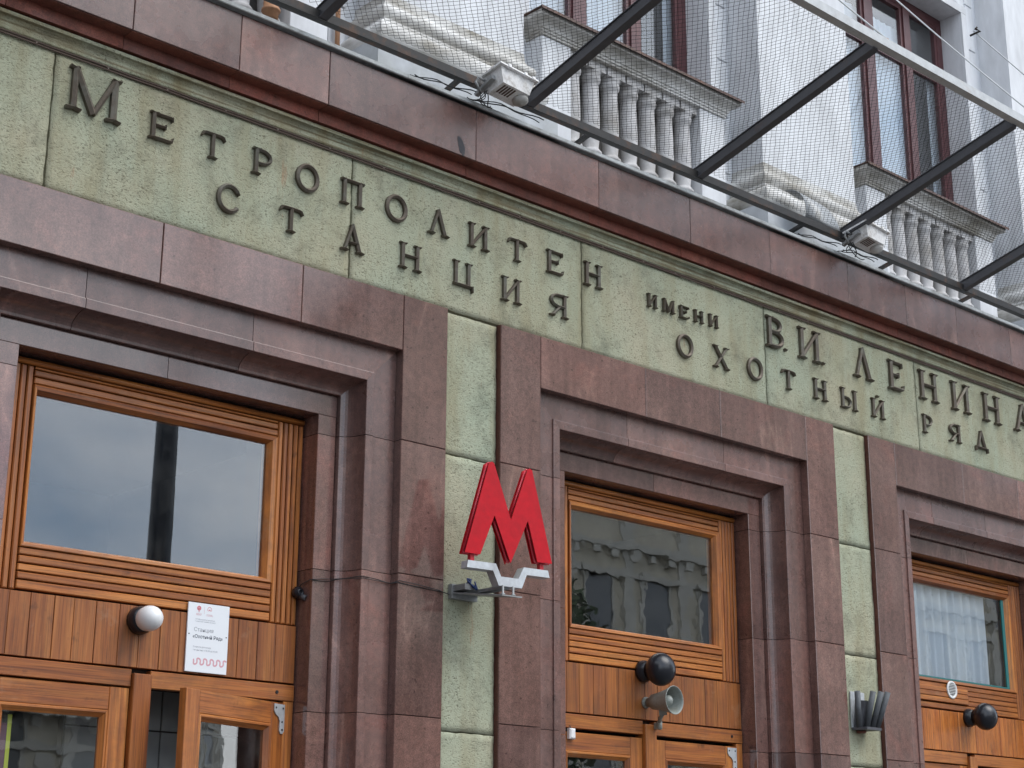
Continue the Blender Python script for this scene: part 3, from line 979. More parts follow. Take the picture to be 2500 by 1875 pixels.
# ------------------------------------------------------------------ bronze lettering
def ridge(b, pts, ws, X0, Z0, Hh, y, h1=0.016, h2=0.027):
    """a stroke with a raised middle ridge; pts in letter units, ws widths in letter units"""
    n = len(pts)
    P = [Vector((p[0], p[1])) for p in pts]
    Lr, Rr = [], []
    for i in range(n):
        d = (P[min(i + 1, n - 1)] - P[max(i - 1, 0)]).normalized()
        nn = Vector((-d.y, d.x))
        w = ws[i] / 2
        Lr.append(P[i] + nn * w)
        Rr.append(P[i] - nn * w)
    base = len(b.v)
    for i in range(n):
        end = 0.0 if i not in (0, n - 1) else 0.0
        for q, yy in ((Lr[i], y + 0.004), (Lr[i], y - h1), (P[i], y - h2), (Rr[i], y - h1), (Rr[i], y + 0.004)):
            b.v.append((X0 + q.x * Hh, yy, Z0 + q.y * Hh))
    for i in range(n - 1):
        for k in range(4):
            b.f.append((base + i * 5 + k, base + i * 5 + k + 1, base + (i + 1) * 5 + k + 1, base + (i + 1) * 5 + k))
            b.sm.append(False)
    b.f.append(tuple(base + k for k in range(5)))
    b.f.append(tuple(base + (n - 1) * 5 + k for k in reversed(range(5))))
    b.sm += [False, False]


def ell(cx, cy, rx, ry, a0, a1, n):
    return [(cx + rx * math.cos(math.radians(a0 + (a1 - a0) * i / n)), cy + ry * math.sin(math.radians(a0 + (a1 - a0) * i / n))) for i in range(n + 1)]


TH, TN = 0.150, 0.108


def glyph(ch, w):
    """strokes of a letter of width w (letter units), height 1"""
    s = []

    def st(p, wd=TH, w2=None):
        s.append((p, [wd + ((w2 if w2 is not None else wd) - wd) * i / (len(p) - 1) for i in range(len(p))]))

    def serif(x, z, l=0.17, up=True):
        e = 0.035 if up else -0.035
        st([(x - l, z + e * 0.6), (x - l * 0.4, z + e), (x, z + e * 1.5), (x + l * 0.4, z + e), (x + l, z + e * 0.6)], 0.075)

    def stem(x, t=TH, bs=True, ts=True, xt=None):
        st([(x, 0.03), (xt if xt is not None else x, 0.97)], t)
        if bs:
            serif(x, 0.0)
        if ts:
            serif(xt if xt is not None else x, 1.0, 0.15, False)
    h = TH / 2
    l, r = 0.16, w - 0.16
    if ch == 'М':
        stem(l, TN + 0.02, True, False)
        stem(r, TH, True, False)
        serif(l - 0.03, 1.0, 0.1, False)
        serif(r + 0.03, 1.0, 0.1, False)
        st([(l + 0.0, 0.97), (w / 2, 0.03)], TH)
        st([(r, 0.97), (w / 2, 0.03)], TN)
    elif ch == 'Е':
        stem(l, TH, True, True)
        st([(l, 0.945), (w - 0.16, 0.945), (w - 0.06, 0.925)], 0.10)
        st([(w - 0.075, 0.97), (w - 0.055, 0.80)], 0.07, 0.04)
        st([(l, 0.52), (w * 0.66, 0.52)], 0.10)
        st([(w * 0.66, 0.61), (w * 0.66, 0.43)], 0.06)
        st([(l, 0.055), (w - 0.12, 0.055), (w - 0.03, 0.085)], 0.11)
        st([(w - 0.045, 0.05), (w - 0.0, 0.21)], 0.07, 0.04)
    elif ch == 'Т':
        stem(w / 2, TH, True, False)
        st([(0.09, 0.91), (0.2, 0.945), (w / 2, 0.95), (w - 0.2, 0.945), (w - 0.09, 0.91)], 0.11)
        st([(0.12, 0.93), (0.03, 0.77)], 0.09, 0.05)
        st([(w - 0.12, 0.93), (w - 0.03, 0.77)], 0.09, 0.05)
    elif ch == 'Р':
        stem(l, TH)
        st([(l, 0.945)] + ell(w * 0.44, 0.69, w * 0.47, 0.255, 90, -90, 12) + [(l, 0.435)], 0.12)
    elif ch == 'П':
        stem(l, TH, True, False)
        stem(r, TH, True, False)
        st([(0.0, 0.945), (w, 0.945)], 0.11)
        serif(l - .06, 1.0, 0.08, False)
        serif(r + .06, 1.0, 0.08, False)
    elif ch == 'О':
        st(ell(w / 2, 0.5, w / 2 - 0.075, 0.455, 0, 360, 28), 0.15)
    elif ch == 'С':
        st(ell(w / 2, 0.5, w / 2 - 0.075, 0.455, 38, 322, 24), 0.145)
        p = ell(w / 2, 0.5, w / 2 - 0.075, 0.455, 38, 322, 1)
        st([(p[0][0] - 0.03, p[0][1] + 0.07), (p[0][0] + 0.05, p[0][1] - 0.09)], 0.09, 0.05)
    elif ch in 'ЛА':
        st([(0.16, 0.03), (w / 2 - 0.01, 1.0)], 0.10)
        st([(w - 0.17, 0.03), (w / 2 - 0.03, 1.03)], TH)
        serif(0.15, 0.0, 0.15)
        serif(w - 0.16, 0.0, 0.16)
        if ch == 'А':
            st([(w * 0.27, 0.33), (w * 0.72, 0.33)], 0.085)
    elif ch in 'ИЙ':
        stem(l, TH)
        stem(r, TH)
        st([(l, 0.06), (r, 0.94)], 0.10)
        if ch == 'Й':
            s.append(([(w / 2 - 0.07, 1.15), (w / 2 + 0.07, 1.15)], [0.12, 0.12]))
    elif ch == 'Н':
        stem(l, TH)
        stem(r, TH)
        st([(l, 0.52), (r, 0.52)], 0.10)
    elif ch == 'Ц':
        stem(l, TH, False, True)
        stem(r - 0.04, TH, False, True)
        st([(0.04, 0.05), (w, 0.05)], 0.11)
        st([(w - 0.03, 0.09), (w - 0.01, -0.17)], 0.085, 0.05)
    elif ch == 'Я':
        stem(r + 0.02, TH)
        st([(r, 0.945)] + ell(w * 0.52, 0.70, w * 0.44, 0.245, 90, 270, 12) + [(r, 0.455)], 0.12)
        st([(w * 0.58, 0.46), (0.17, 0.04)], 0.12)
        serif(0.13, 0.0, 0.13)
    elif ch == 'В':
        stem(l, TH)
        st([(l, 0.945)] + ell(w * 0.45, 0.735, w * 0.38, 0.21, 90, -90, 10) + [(l, 0.525)], 0.115)
        st([(l, 0.525)] + ell(w * 0.47, 0.29, w * 0.45, 0.235, 90, -90, 10) + [(l, 0.055)], 0.125)
    elif ch == 'Х':
        st([(0.15, 0.96), (w - 0.15, 0.04)], TH)
        st([(w - 0.15, 0.96), (0.15, 0.04)], 0.10)
        for xx in (0.14, w - 0.14):
            serif(xx, 0.0, 0.14)
            serif(xx, 1.0, 0.13, False)
    elif ch == 'Ы':
        stem(l, TH)
        st([(l, 0.56)] + ell(w * 0.33, 0.31, w * 0.26, 0.245, 90, -90, 10) + [(l, 0.06)], 0.115)
        stem(r + 0.02, TH)
    elif ch == 'Д':
        st([(0.24, 0.10), (w / 2, 1.0)], 0.09)
        st([(w - 0.24, 0.10), (w / 2 - 0.02, 1.03)], TH)
        st([(0.03, 0.11), (w - 0.03, 0.11)], 0.10)
        st([(0.06, 0.13), (0.04, -0.10)], 0.08, 0.05)
        st([(w - 0.06, 0.13), (w - 0.04, -0.10)], 0.08, 0.05)
    elif ch == '.':
        s.append(([(0.0, 0.05), (0.10, 0.05)], [0.10, 0.10]))
    return s


ORD = 'upper'
LET = [  # char, x0, x1, baseline, height, label
    ('М', 3.476, 3.772, 5.285, 0.236, 'tall bronze letter M, the big initial of the upper line'),
    ('Е', 3.944, 4.084, 5.277, 0.150, 'bronze letter E just right of the big initial M on the upper line'),
    ('Т', 4.250, 4.402, 5.275, 0.146, 'bronze letter T left of the P-shaped letter on the upper line'),
    ('Р', 4.576, 4.702, 5.273, 0.152, 'bronze letter of P shape, left of the first round O on the upper line'),
    ('О', 4.860, 5.016, 5.268, 0.160, 'round bronze letter O left of the gate-shaped letter on the upper line'),
    ('П', 5.168, 5.326, 5.273, 0.155, 'bronze gate-shaped letter across a joint between two round O on the upper line'),
    ('О', 5.485, 5.645, 5.270, 0.160, 'round bronze letter O right of the gate-shaped letter on the upper line'),
    ('Л', 5.805, 5.960, 5.273, 0.155, 'bronze letter like an open wedge right of the second O on the upper line'),
    ('И', 6.117, 6.276, 5.272, 0.154, 'bronze mirrored-N letter right of the first open wedge on the upper line'),
    ('Т', 6.432, 6.590, 5.274, 0.144, 'bronze letter T right of a mirrored-N letter on the upper line'),
    ('Е', 6.762, 6.900, 5.275, 0.152, 'bronze letter E left of a joint and the letter H on the upper line'),
    ('Н', 7.091, 7.250, 5.276, 0.158, 'bronze letter H right of a joint, ending the first word of the upper line'),
    ('И', 7.677, 7.768, 5.272, 0.090, 'small bronze mirrored-N letter opening the tiny word of the upper line'),
    ('М', 7.826, 7.938, 5.275, 0.089, 'small bronze letter M in the tiny word of the upper line'),
    ('Е', 7.993, 8.080, 5.270, 0.086, 'small bronze letter E in the tiny word of the upper line'),
    ('Н', 8.137, 8.228, 5.275, 0.085, 'small bronze letter H in the tiny word of the upper line'),
    ('И', 8.288, 8.381, 5.278, 0.088, 'small bronze mirrored-N letter closing the tiny word of the upper line'),
    ('В', 8.905, 9.092, 5.277, 0.228, 'tall bronze letter B touching a joint of the frieze'),
    ('.', 9.106, 9.130, 5.281, 0.200, 'bronze full stop right after the tall letter B'),
    ('И', 9.268, 9.516, 5.272, 0.234, 'tall bronze mirrored-N letter between two full stops'),
    ('.', 9.542, 9.566, 5.274, 0.200, 'bronze full stop right after the tall mirrored-N letter'),
    ('Л', 9.919, 10.156, 5.271, 0.236, 'tall bronze open-wedge letter starting the last word of the upper line'),
    ('Е', 10.363, 10.545, 5.266, 0.232, 'tall bronze letter E in the last word of the upper line'),
    ('Н', 10.770, 11.016, 5.270, 0.236, 'tall bronze letter H just right of a joint, after the tall E'),
    ('И', 11.212, 11.468, 5.270, 0.236, 'tall bronze mirrored-N letter between two tall H in the last upper word'),
    ('Н', 11.665, 11.912, 5.265, 0.236, 'tall bronze letter H beside the A at the right edge'),
    ('А', 12.127, 12.400, 5.270, 0.238, 'tall bronze letter A cut by the right edge of the view'),
    ('С', 4.367, 4.520, 5.003, 0.158, 'bronze letter C opening the lower line'),
    ('Т', 4.764, 4.920, 5.003, 0.144, 'bronze letter T left of the letter A on the lower line'),
    ('А', 5.181, 5.338, 5.001, 0.158, 'bronze letter A standing across a joint on the lower line'),
    ('Н', 5.596, 5.753, 5.003, 0.156, 'bronze letter H right of the letter A on the lower line'),
    ('Ц', 5.998, 6.152, 5.003, 0.152, 'bronze U-shaped letter with a tail on the lower line'),
    ('И', 6.386, 6.542, 4.999, 0.155, 'bronze mirrored-N letter right of the tailed U shape on the lower line'),
    ('Я', 6.787, 6.938, 5.000, 0.152, 'bronze mirrored-R letter ending the first word of the lower line'),
    ('О', 7.960, 8.118, 4.998, 0.158, 'round bronze letter O left of the letter X on the lower line'),
    ('Х', 8.324, 8.484, 4.999, 0.156, 'bronze letter X between two round O on the lower line'),
    ('О', 8.684, 8.848, 4.994, 0.160, 'round bronze letter O right of the X, left of a joint on the lower line'),
    ('Т', 9.058, 9.212, 5.002, 0.143, 'bronze letter T right of a joint on the lower line'),
    ('Н', 9.422, 9.578, 4.998, 0.153, 'bronze letter H right of the T, below the wedge on the lower line'),
    ('Ы', 9.743, 9.936, 4.995, 0.154, 'bronze letter of a b and a bar, in two pieces on the lower line'),
    ('Й', 10.122, 10.282, 4.998, 0.146, 'bronze mirrored-N letter with a dot above on the lower line'),
    ('Р', 10.785, 10.912, 5.000, 0.148, 'bronze P-shaped letter opening the last word of the lower line'),
    ('Я', 11.150, 11.302, 5.000, 0.148, 'bronze mirrored-R letter in the last word of the lower line'),
    ('Д', 11.513, 11.690, 5.003, 0.155, 'bronze wedge letter on two feet ending the lower line at the far right'),
]
for i, (ch, xa, xb, zb, hh, lab) in enumerate(LET):
    b = MB()
    for pts, ws in glyph(ch, (xb - xa) / hh):
        ridge(b, pts, ws, xa, zb, hh, 0.026, 0.014 + 0.004 * (hh > 0.2), 0.024 + 0.006 * (hh > 0.2))
    b.obj('bronze_dot' if ch == '.' else 'bronze_letter', BRONZE, label=lab, category='letter', group='bronze letters of the upper line' if i < 27 else 'bronze letters of the lower line')

# twin cable clipped along the top of the frieze
tc_ = empty('twin_cable', (7, 0.02, 5.58), label='pair of thin brown cables clipped along the top of the green frieze', category='cable')
for dz, r in ((0.0, 0.0045), (-0.013, 0.0045)):
    pts = [(-4 + 0.11 * i, 0.020 + 0.002 * math.sin(i * 1.7), 5.577 + dz + 0.0022 * mnoise.noise(Vector((i * 0.31, dz * 90, 0)))) for i in range(202)]
    MB().tube(pts, r, 6).obj('cable', mat('brown_cable', (0.10, 0.065, 0.05), 0.7)[0], tc_)
cl = MB()
for i in range(60):
    xx = -3.9 + i * 0.36 + random.uniform(-.03, .03)
    cl.lathe((xx, 0.024, 5.571), (0, -1, 0), [(0, 0.007), (0.006, 0.007), (0.010, 0.004)], 8)
cl.obj('clip', BRONZE, tc_, kind='stuff')

# ------------------------------------------------------------------ steel frame with pigeon net
fr = empty('net_canopy', (8.0, -0.9, 6.4), label='grey steel frame with black bird net jutting out above the ledge', category='canopy')
NX = [0.05, 1.66, 3.27, 4.85, 6.425, 8.0, 9.6, 11.2, 12.8, 14.4, 16.0]
yi, zi_, yo, zo = -0.165, 6.235, -1.665, 6.655
ir = MB()
ir.box(-1, 17, yi - 0.025, yi + 0.025, zi_ - 0.030, zi_ - 0.022).box(-1, 17, yi - 0.025, yi - 0.019, zi_ - 0.022, zi_ + 0.022)
ir.obj('inner_rail', STEEL_R, fr)
MB().box(-1, 17, yo - 0.03, yo + 0.03, zo - 0.03, zo + 0.03).obj('outer_rail', STEEL_L, fr)
for x in NX:
    s = MB()
    p, q = Vector((x, yi + 0.01, zi_ + 0.005)), Vector((x, yo + 0.031, zo - 0.008))
    s.beam(p, q, 0.044, 0.072)
    dz = Vector((0, 0, 0.0365))
    s.beam(p + dz, q + dz, 0.060, 0.006)
    s.beam(p - dz, q - dz, 0.060, 0.006)
    s.obj('strut', STEEL_D, fr)
for i in range(30):
    x = 0.4 + i * 0.55
    if min(abs(x - q) for q in NX) < 0.15:
        continue
    if i % 2 == 0:
        MB().beam((x, yi + 0.02, zi_ + 0.0), (x + 0.01, 0.02, zi_ - 0.03), 0.03, 0.022).obj('wall_bracket', STEEL_R, fr)
net = MB()
cell = 0.0315
NR = 0.00135


def netpt(x, v, x0, x1):
    """v: 0 at the wall rail, 1 at the outer rail"""
    u = (x - x0) / (x1 - x0)
    sag = 0.075 * (math.sin(PI * min(max(u, 0), 1)) ** 0.8) * (math.sin(PI * min(max(v, 0), 1)) ** 0.8)
    wob = 0.012 * mnoise.noise(Vector((x * 2.1, v * 3.0, 2.2)))
    j = 0.004 * mnoise.noise(Vector((x * 14, v * 20, 7)))
    return (x + j, yi - 0.02 + (yo - yi + 0.05) * v + 0.004 * mnoise.noise(Vector((x * 13, v * 19, 3))) + wob, zi_ + 0.045 + (zo - zi_ - 0.02) * v - sag + wob)


LV = 1.55
for x0, x1 in zip(NX[1:-2], NX[2:-1]):
    wdt = x1 - x0
    # threads hang diagonally: lines a = x + v*LV and a = x - v*LV
    st = cell * 1.4142
    for fam in (1, -1):
        k0 = int((0 if fam > 0 else -LV) / st) - 1
        k1 = int((wdt + (LV if fam > 0 else 0)) / st) + 2
        for k in range(k0, k1):
            a = (k + 0.5) * st
            # clip to the bay
            if fam > 0:
                va, vb = max(0.0, (a - wdt) / LV), min(1.0, a / LV)
            else:
                va, vb = max(0.0, -a / LV), min(1.0, (wdt - a) / LV)
            if vb - va < 0.01:
                continue
            m = max(2, int((vb - va) * 34))
            pts = []
            for q in range(m + 1):
                v_ = va + (vb - va) * q / m
                pts.append(netpt(x0 + (a - v_ * LV if fam > 0 else a + v_ * LV) + 0.0035 * math.sin(q * 2.2 + k * 1.7), v_, x0, x1))
            net.tube(pts, NR, 3, False)
net.obj('bird_net', NETM, fr)

# stay wires from the wall to the outer rail
for i, (xr, lab) in enumerate([(4.85, 'left stay wire from the wall to the frame, above the net'), (8.1, 'stay wire crossing the upper window panes down to the outer rail'), (10.25, 'stay wire passing left of the wall hook, above the outer rail'), (12.2, 'stay wire running down from the rusty wall hook at the upper right')]):
    wgrp = empty('stay_wire', (xr, 0.15, 9.0), label=lab, category='wire', group='stay wires of the net frame')
    top = Vector((xr, 0.13, 9.02 if i != 1 else 9.0))
    end = Vector((xr, yo, zo + 0.05))
    pts = [top.lerp(end, k / 14) - Vector((0, 0, 0.03 * math.sin(PI * k / 14))) for k in range(15)]
    MB().tube(pts, 0.006, 6).obj('wire', STEEL_L if i else STEEL_R, wgrp)
    MB().tube([(xr - 0.012, 0.16, 8.98), (xr - 0.006, 0.06, 8.99), top + Vector((0, -0.02, 0.012)), top + Vector((0.012, -0.03, 0.03))], 0.010, 6).obj('wall_hook', STEEL_R, wgrp)
    MB().tube([end + Vector((0, 0.04, 0.03)), end, end + Vector((0.0, -0.01, -0.05))], 0.011, 6).obj('rail_hook', ORANGE, wgrp)


# ------------------------------------------------------------------ white floodlights on the rail
def floodlight(cx, cy, cz, tilt, lab):
    t = empty('floodlight', (cx, cy, cz), label=lab, category='floodlight', group='old white floodlights on the ledge')
    M = Matrix.Translation((cx, cy, cz)) @ Matrix.Rotation(tilt, 4, 'X') @ Matrix.Rotation(math.radians(4), 4, 'Z')

    def put(b, name, m):
        b.v = [tuple(M @ Vector(q)) for q in b.v]
        return b.obj(name, m, t)
    w, d = 0.165, 0.105
    A = [(-w + .02, -d + .02, 0.0), (w - .02, -d + .02, 0.0), (w - .02, d - .02, 0.0), (-w + .02, d - .02, 0.0)]
    Bm = [(-w + .045, -d + .045, -0.095), (w - .06, -d + .045, -0.095), (w - .06, d - .03, -0.095), (-w + .045, d - .03, -0.095)]
    put(MB().prism(Bm, A), 'housing', LAMPW)
    lid = MB().box(-w, w, -d, d, 0.002, 0.014).box(-w + .02, w - .02, -d + .02, d - .02, 0.0145, 0.026)
    for q in (-0.09, 0.05, 0.12):
        lid.box(q - 0.012, q + 0.012, -d - 0.008, -d + 0.012, -0.006, 0.018)
    put(lid, 'lid', LAMPW)
    v = MB()
    for k in range(5):
        v.box(-0.095 + k * 0.022, -0.084 + k * 0.022, -0.045, 0.03, -0.0975, -0.0955)
    put(v, 'vent_slot', BROWNTIN)
    put(MB().lathe((0.085, 0.0, -0.095), (0, 0, -1), [(0, 0.05), (0.02, 0.048), (0.032, 0.03), (0.036, 0.0)], 14), 'lens_cap', PLASTER_D)
    put(MB().box(-w - .004, -w + .026, -0.02, 0.02, -0.06, -0.03).beam((-w + 0.01, 0.0, -0.05), (-w + 0.02, 0.14, -0.075), 0.03, 0.02), 'bracket_arm', GALV)
    put(MB().tube([(-w + 0.03, 0.05, -0.03), (-w - 0.03, 0.06, -0.01), (-w - 0.05, 0.07, -0.05), (-w - 0.01, 0.08, -0.10)], 0.008, 7), 'conduit', GALV)
    # loose wires
    for k in range(5):
        q0 = Vector((-w + 0.02, 0.08, -0.09))
        pts = []
        a = random.uniform(-0.16, 0.18)
        for s_ in range(9):
            f = s_ / 8
            pts.append(q0 + Vector((a * f + 0.02 * math.sin(f * 4 + k), -0.015 * math.sin(f * 3 + k) + 0.02 * f, -0.06 * math.sin(PI * f * 0.7) - 0.02 * f + 0.012 * math.sin(f * 4 + 2 * k))))
        put(MB().tube(pts, 0.0035, 5), 'loose_wire', BLACKC)
    return t


floodlight(6.135, -0.30, 6.235, math.radians(-14), 'chipped white floodlight at the foot of the strut above the big letter sign')
floodlight(9.735, -0.30, 6.255, math.radians(-14), 'chipped white floodlight below the right balustrade')
for x0, x1, lab in ((5.55, 6.02, 'thin black cable lying on the ledge left of the first floodlight'), (6.02, 6.58, 'thin black cable trailing right of the first floodlight'), (9.12, 9.62, 'thin black cable lying on the ledge left of the second floodlight'), (9.63, 10.08, 'thin black cable trailing right of the second floodlight')):
    b = MB()
    pts = [(x0 + (x1 - x0) * k / 12, -0.140 + 0.012 * math.sin(k), 6.135 + 0.05 * math.sin(PI * k / 24 * (1 if x0 in (6.02, 9.63) else 1)) * (k / 12 if x0 in (5.55, 9.12) else 1) ) for k in range(13)]
    b.tube(pts, 0.004, 5)
    b.tube([(p[0] - 0.02, p[1] + 0.02, p[2] + 0.02 * math.sin(i * 0.35)) for i, p in enumerate(pts)], 0.0035, 5)
    b.obj('loose_cable', BLACKC, label=lab, category='cable', group='loose cables on the ledge')

# bent sheet-metal hood
hd = MB()
vs, fs = [], []
for k in range(13):
    a = PI * 0.62 * k / 12
    vs += [(9.14 + 0.02 * k / 12, -0.02 - 0.17 * math.sin(a), 6.33 + 0.20 * math.cos(a) * 0.9), (9.32 + 0.26 * k / 12, -0.02 - 0.17 * math.sin(a), 6.31 + 0.20 * math.cos(a) * 0.9)]
for k in range(12):
    fs.append((2 * k, 2 * k + 1, 2 * k + 3, 2 * k + 2))
hd.add(vs, fs, True)
ho = hd.obj('metal_hood', GALV, label='bent grey sheet metal hood in front of the right column base', category='metal sheet')
sm_ = ho.modifiers.new('thick', 'SOLIDIFY')
sm_.thickness = 0.004

# ------------------------------------------------------------------ red M sign
md = Vector((0.99157, -0.12951, 0.0))
mn = Vector((-0.12951, -0.99157, 0.0))        # towards the viewer
mo = Vector((6.03, -0.305, 0.0))


MS = [(-0.1775, 3.3455), (-0.0237, 3.866), (-0.0073, 3.8735), (0.009, 3.867), (0.1254, 3.561), (0.2376, 3.864), (0.2530, 3.8715), (0.2685, 3.864), (0.4063, 3.3480), (0.3061, 3.3455), (0.2404, 3.571), (0.1240, 3.3204), (0.0153, 3.573), (-0.0776, 3.3455)]
sg = empty('metro_sign', (6.2, -0.1, 3.2), label='big bright red letter M sign on a silver bracket in front of the stucco strip', category='sign')


def mp_(s, z, o):
    q = mo + md * s + mn * o
    return (q.x, q.y, z)


def extr(poly, o0, o1):
    return MB().prism([mp_(s, z, o0) for s, z in poly], [mp_(s, z, o1) for s, z in poly])


def inset(poly, d):
    n = len(poly)
    res = []
    A = sum(poly[i][0] * poly[(i + 1) % n][1] - poly[(i + 1) % n][0] * poly[i][1] for i in range(n))
    sgn = 1 if A > 0 else -1
    for i in range(n):
        p0, p1, p2 = Vector(poly[i - 1]), Vector(poly[i]), Vector(poly[(i + 1) % n])
        e1, e2 = (p1 - p0).normalized(), (p2 - p1).normalized()
        n1, n2 = Vector((-e1.y, e1.x)) * sgn, Vector((-e2.y, e2.x)) * sgn
        bb = (n1 + n2)
        bb = bb / max(0.35, bb.length_squared) * 2 * d if bb.length > 1e-6 else n1 * d
        res.append((p1.x + bb.x, p1.y + bb.y))
    return res


front = extr(MS, 0.0, 0.006)
front.obj('letter_face', RED, sg)
extr(MS, -0.046, -0.052).obj('letter_back', RED, sg)
extr(inset(MS, 0.010), -0.0459, -0.0001).obj('letter_core', RED_D, sg)
# thin glass tube outline in the channel
ring = inset(MS, 0.002)
pts = [mp_(s, z, -0.022) for s, z in ring]
tubes = MB()
for i in range(len(pts)):
    tubes.tube([pts[i], pts[(i + 1) % len(pts)]], 0.0065, 8)
tubes.obj('neon_tube', mat('red_glass_tube', (0.55, 0.03, 0.05), 0.15)[0], sg)
# silver chevron bracket
CH = [(-0.158, 3.306), (0.0253, 3.306), (0.060, 3.2385), (0.176, 3.2385), (0.212, 3.306), (0.377, 3.306), (0.388, 3.266), (0.232, 3.266), (0.199, 3.188), (0.045, 3.188), (0.0064, 3.266), (-0.163, 3.266)]
extr(CH, -0.055, 0.008).obj('chevron_bracket', SILVER, sg)
lg = MB()
for s_, z0, z1 in ((-0.120, 3.307, 3.344), (0.345, 3.307, 3.346)):
    q = mo + md * s_ - mn * 0.022
    lg.box(q.x - 0.014, q.x + 0.014, q.y - 0.012, q.y + 0.012, z0, z1)
lg.obj('foot_block', RED_D, sg)
PLT = [(6.008, 0.030, 3.181), (6.085, -0.060, 3.180), (6.178, -0.335, 3.130), (6.128, -0.262, 3.126), (6.040, 0.030, 3.170)]
PLT = [(6.008, 0.032, 3.180), (6.200, 0.032, 3.186), (6.222, -0.345, 3.134), (6.075, -0.345, 3.130)]
pl = MB().prism(PLT, [(x_, y_, z_ + 0.007) for x_, y_, z_ in PLT])
pl.box(6.01, 6.20, -0.002, 0.0285, 3.150, 3.230)
pl.obj('base_plate', GALV, sg)
MB().box(6.020, 6.100, -0.10, -0.0025, 3.190, 3.222).obj('cable_gland', GALV, sg)
MB().box(6.11, 6.17, -0.30, -0.0025, 3.178, 3.196).obj('stiffener', GALV, sg)
for xx, yy in ((6.098, -0.325), (6.165, -0.335)):
    MB().lathe((xx, yy, 3.139), (0, 0, 1), [(0, 0.012), (0.008, 0.012), (0.0085, 0.006), (0.053, 0.006)], 8).obj('bolt', GALV, sg)
wb = MB()
for k in range(4):
    pts = [(6.06 + 0.012 * k + 0.02 * math.sin(s_ * 1.3 + k), -0.06 - 0.012 * s_ * 0.8, 3.225 + 0.03 * math.sin(s_ * 0.7 + k * 0.8)) for s_ in range(7)]
    wb.tube(pts, 0.0045, 5)
wb.obj('blue_wire', BLUE, sg, kind='stuff')

# ------------------------------------------------------------------ lamps, horn, poster and small fittings
def lamp(x, z, kind, lab):
    t = empty('wall_lamp', (x, 0.331, z), label=lab, category='lamp', group='round lamps on the plank panels')
    if kind == 'dark':
        MB().lathe((x, 0.330, z), (0, -1, 0), [(0, 0.070), (0.02, 0.070), (0.028, 0.062), (0.07, 0.060)], 24).obj('base', BLACKP, t)
        prof = [(0.066, 0.062)] + [(0.155 - 0.088 * math.cos(a * PI / 18), 0.104 * math.sin(a * PI / 18)) for a in range(4, 18)] + [(0.243, 0.001)]
        MB().lathe((x, 0.330, z), (0, -1, 0), prof, 32).obj('globe', BLACKP, t)
    else:
        MB().lathe((x, 0.330, z), (0, -1, 0), [(0, 0.070), (0.030, 0.070), (0.050, 0.064), (0.060, 0.056)], 24).obj('base', BLACKP, t)
        prof = [(0.056, 0.054), (0.07, 0.060)] + [(0.10 + 0.075 * math.sin(a * PI / 20), 0.0635 * math.cos(a * PI / 20)) for a in range(0, 10)] + [(0.1745, 0.001)]
        MB().lathe((x, 0.330, z), (0, -1, 0), prof, 28).obj('globe', OPAL, t)


lamp(4.262, 2.872, 'white', 'small white globe lamp on a black base left of the white poster')
lamp(7.905, 2.942, 'dark', 'black dome lamp above the loudspeaker on the middle entrance')
lamp(11.610, 2.908, 'dark', 'black dome lamp below the round vent on the right entrance')

hn = empty('horn_loudspeaker', (7.95, 0.3, 2.745), label='pale grey-green horn loudspeaker below the black dome lamp', category='loudspeaker')
ax = Vector((0.06, -1, 0.0)).normalized()
ho_ = Vector((7.925, 0.305, 2.748))
outer = [(0.0, 0.030), (0.035, 0.032), (0.04, 0.048), (0.09, 0.055), (0.15, 0.069), (0.20, 0.085), (0.21, 0.0895), (0.2125, 0.089)]
inner_ = [(0.2125, 0.0855), (0.20, 0.081), (0.15, 0.064), (0.11, 0.054), (0.085, 0.03), (0.085, 0.001)]
MB().lathe(ho_, ax, outer + inner_, 32).obj('bell', HORNM, hn)
MB().lathe(ho_ + ax * 0.085, ax, [(0, 0.030), (0.05, 0.034), (0.07, 0.036), (0.09, 0.030), (0.102, 0.016), (0.106, 0.001)], 24).obj('driver', HORNM, hn)
MB().lathe((7.925, 0.331, 2.748), (0, -1, 0), [(0, 0.036), (0.012, 0.036), (0.014, 0.02), (0.03, 0.02)], 14).obj('rear_cap', HORNM, hn)
arm = MB()
arm.beam((7.933, 0.19, 2.695), (7.945, 0.20, 2.665), 0.05, 0.012)
arm.tube([(7.945, 0.205, 2.67), (7.972, 0.250, 2.648), (7.985, 0.272, 2.610)], 0.013, 10)
arm.lathe((7.985, 0.268, 2.58), (0, 0, 1), [(0, 0.011), (0.006, 0.018), (0.05, 0.018), (0.054, 0.013)], 12)
arm.box(7.972, 7.998, 0.27, 0.304, 2.585, 2.625)
arm.obj('foot_bracket', HORNM, hn)

# poster
def textmesh(s, size, x, z, y, m, parent, name, bold=0.0, xs=1.0):
    cu = bpy.data.curves.new('txt', 'FONT')
    cu.body = s
    cu.size = size
    cu.offset = bold
    ob = bpy.data.objects.new('txt', cu)
    COL.objects.link(ob)
    dg = bpy.context.evaluated_depsgraph_get()
    dg.update()
    me = bpy.data.meshes.new_from_object(ob.evaluated_get(dg))
    bpy.data.objects.remove(ob)
    for v in me.vertices:
        v.co = Vector((x + v.co.x * xs, y, z + v.co.y))
    me.materials.clear()
    me.materials.append(m)
    o = bpy.data.objects.new(name, me)
    return link(o, parent)


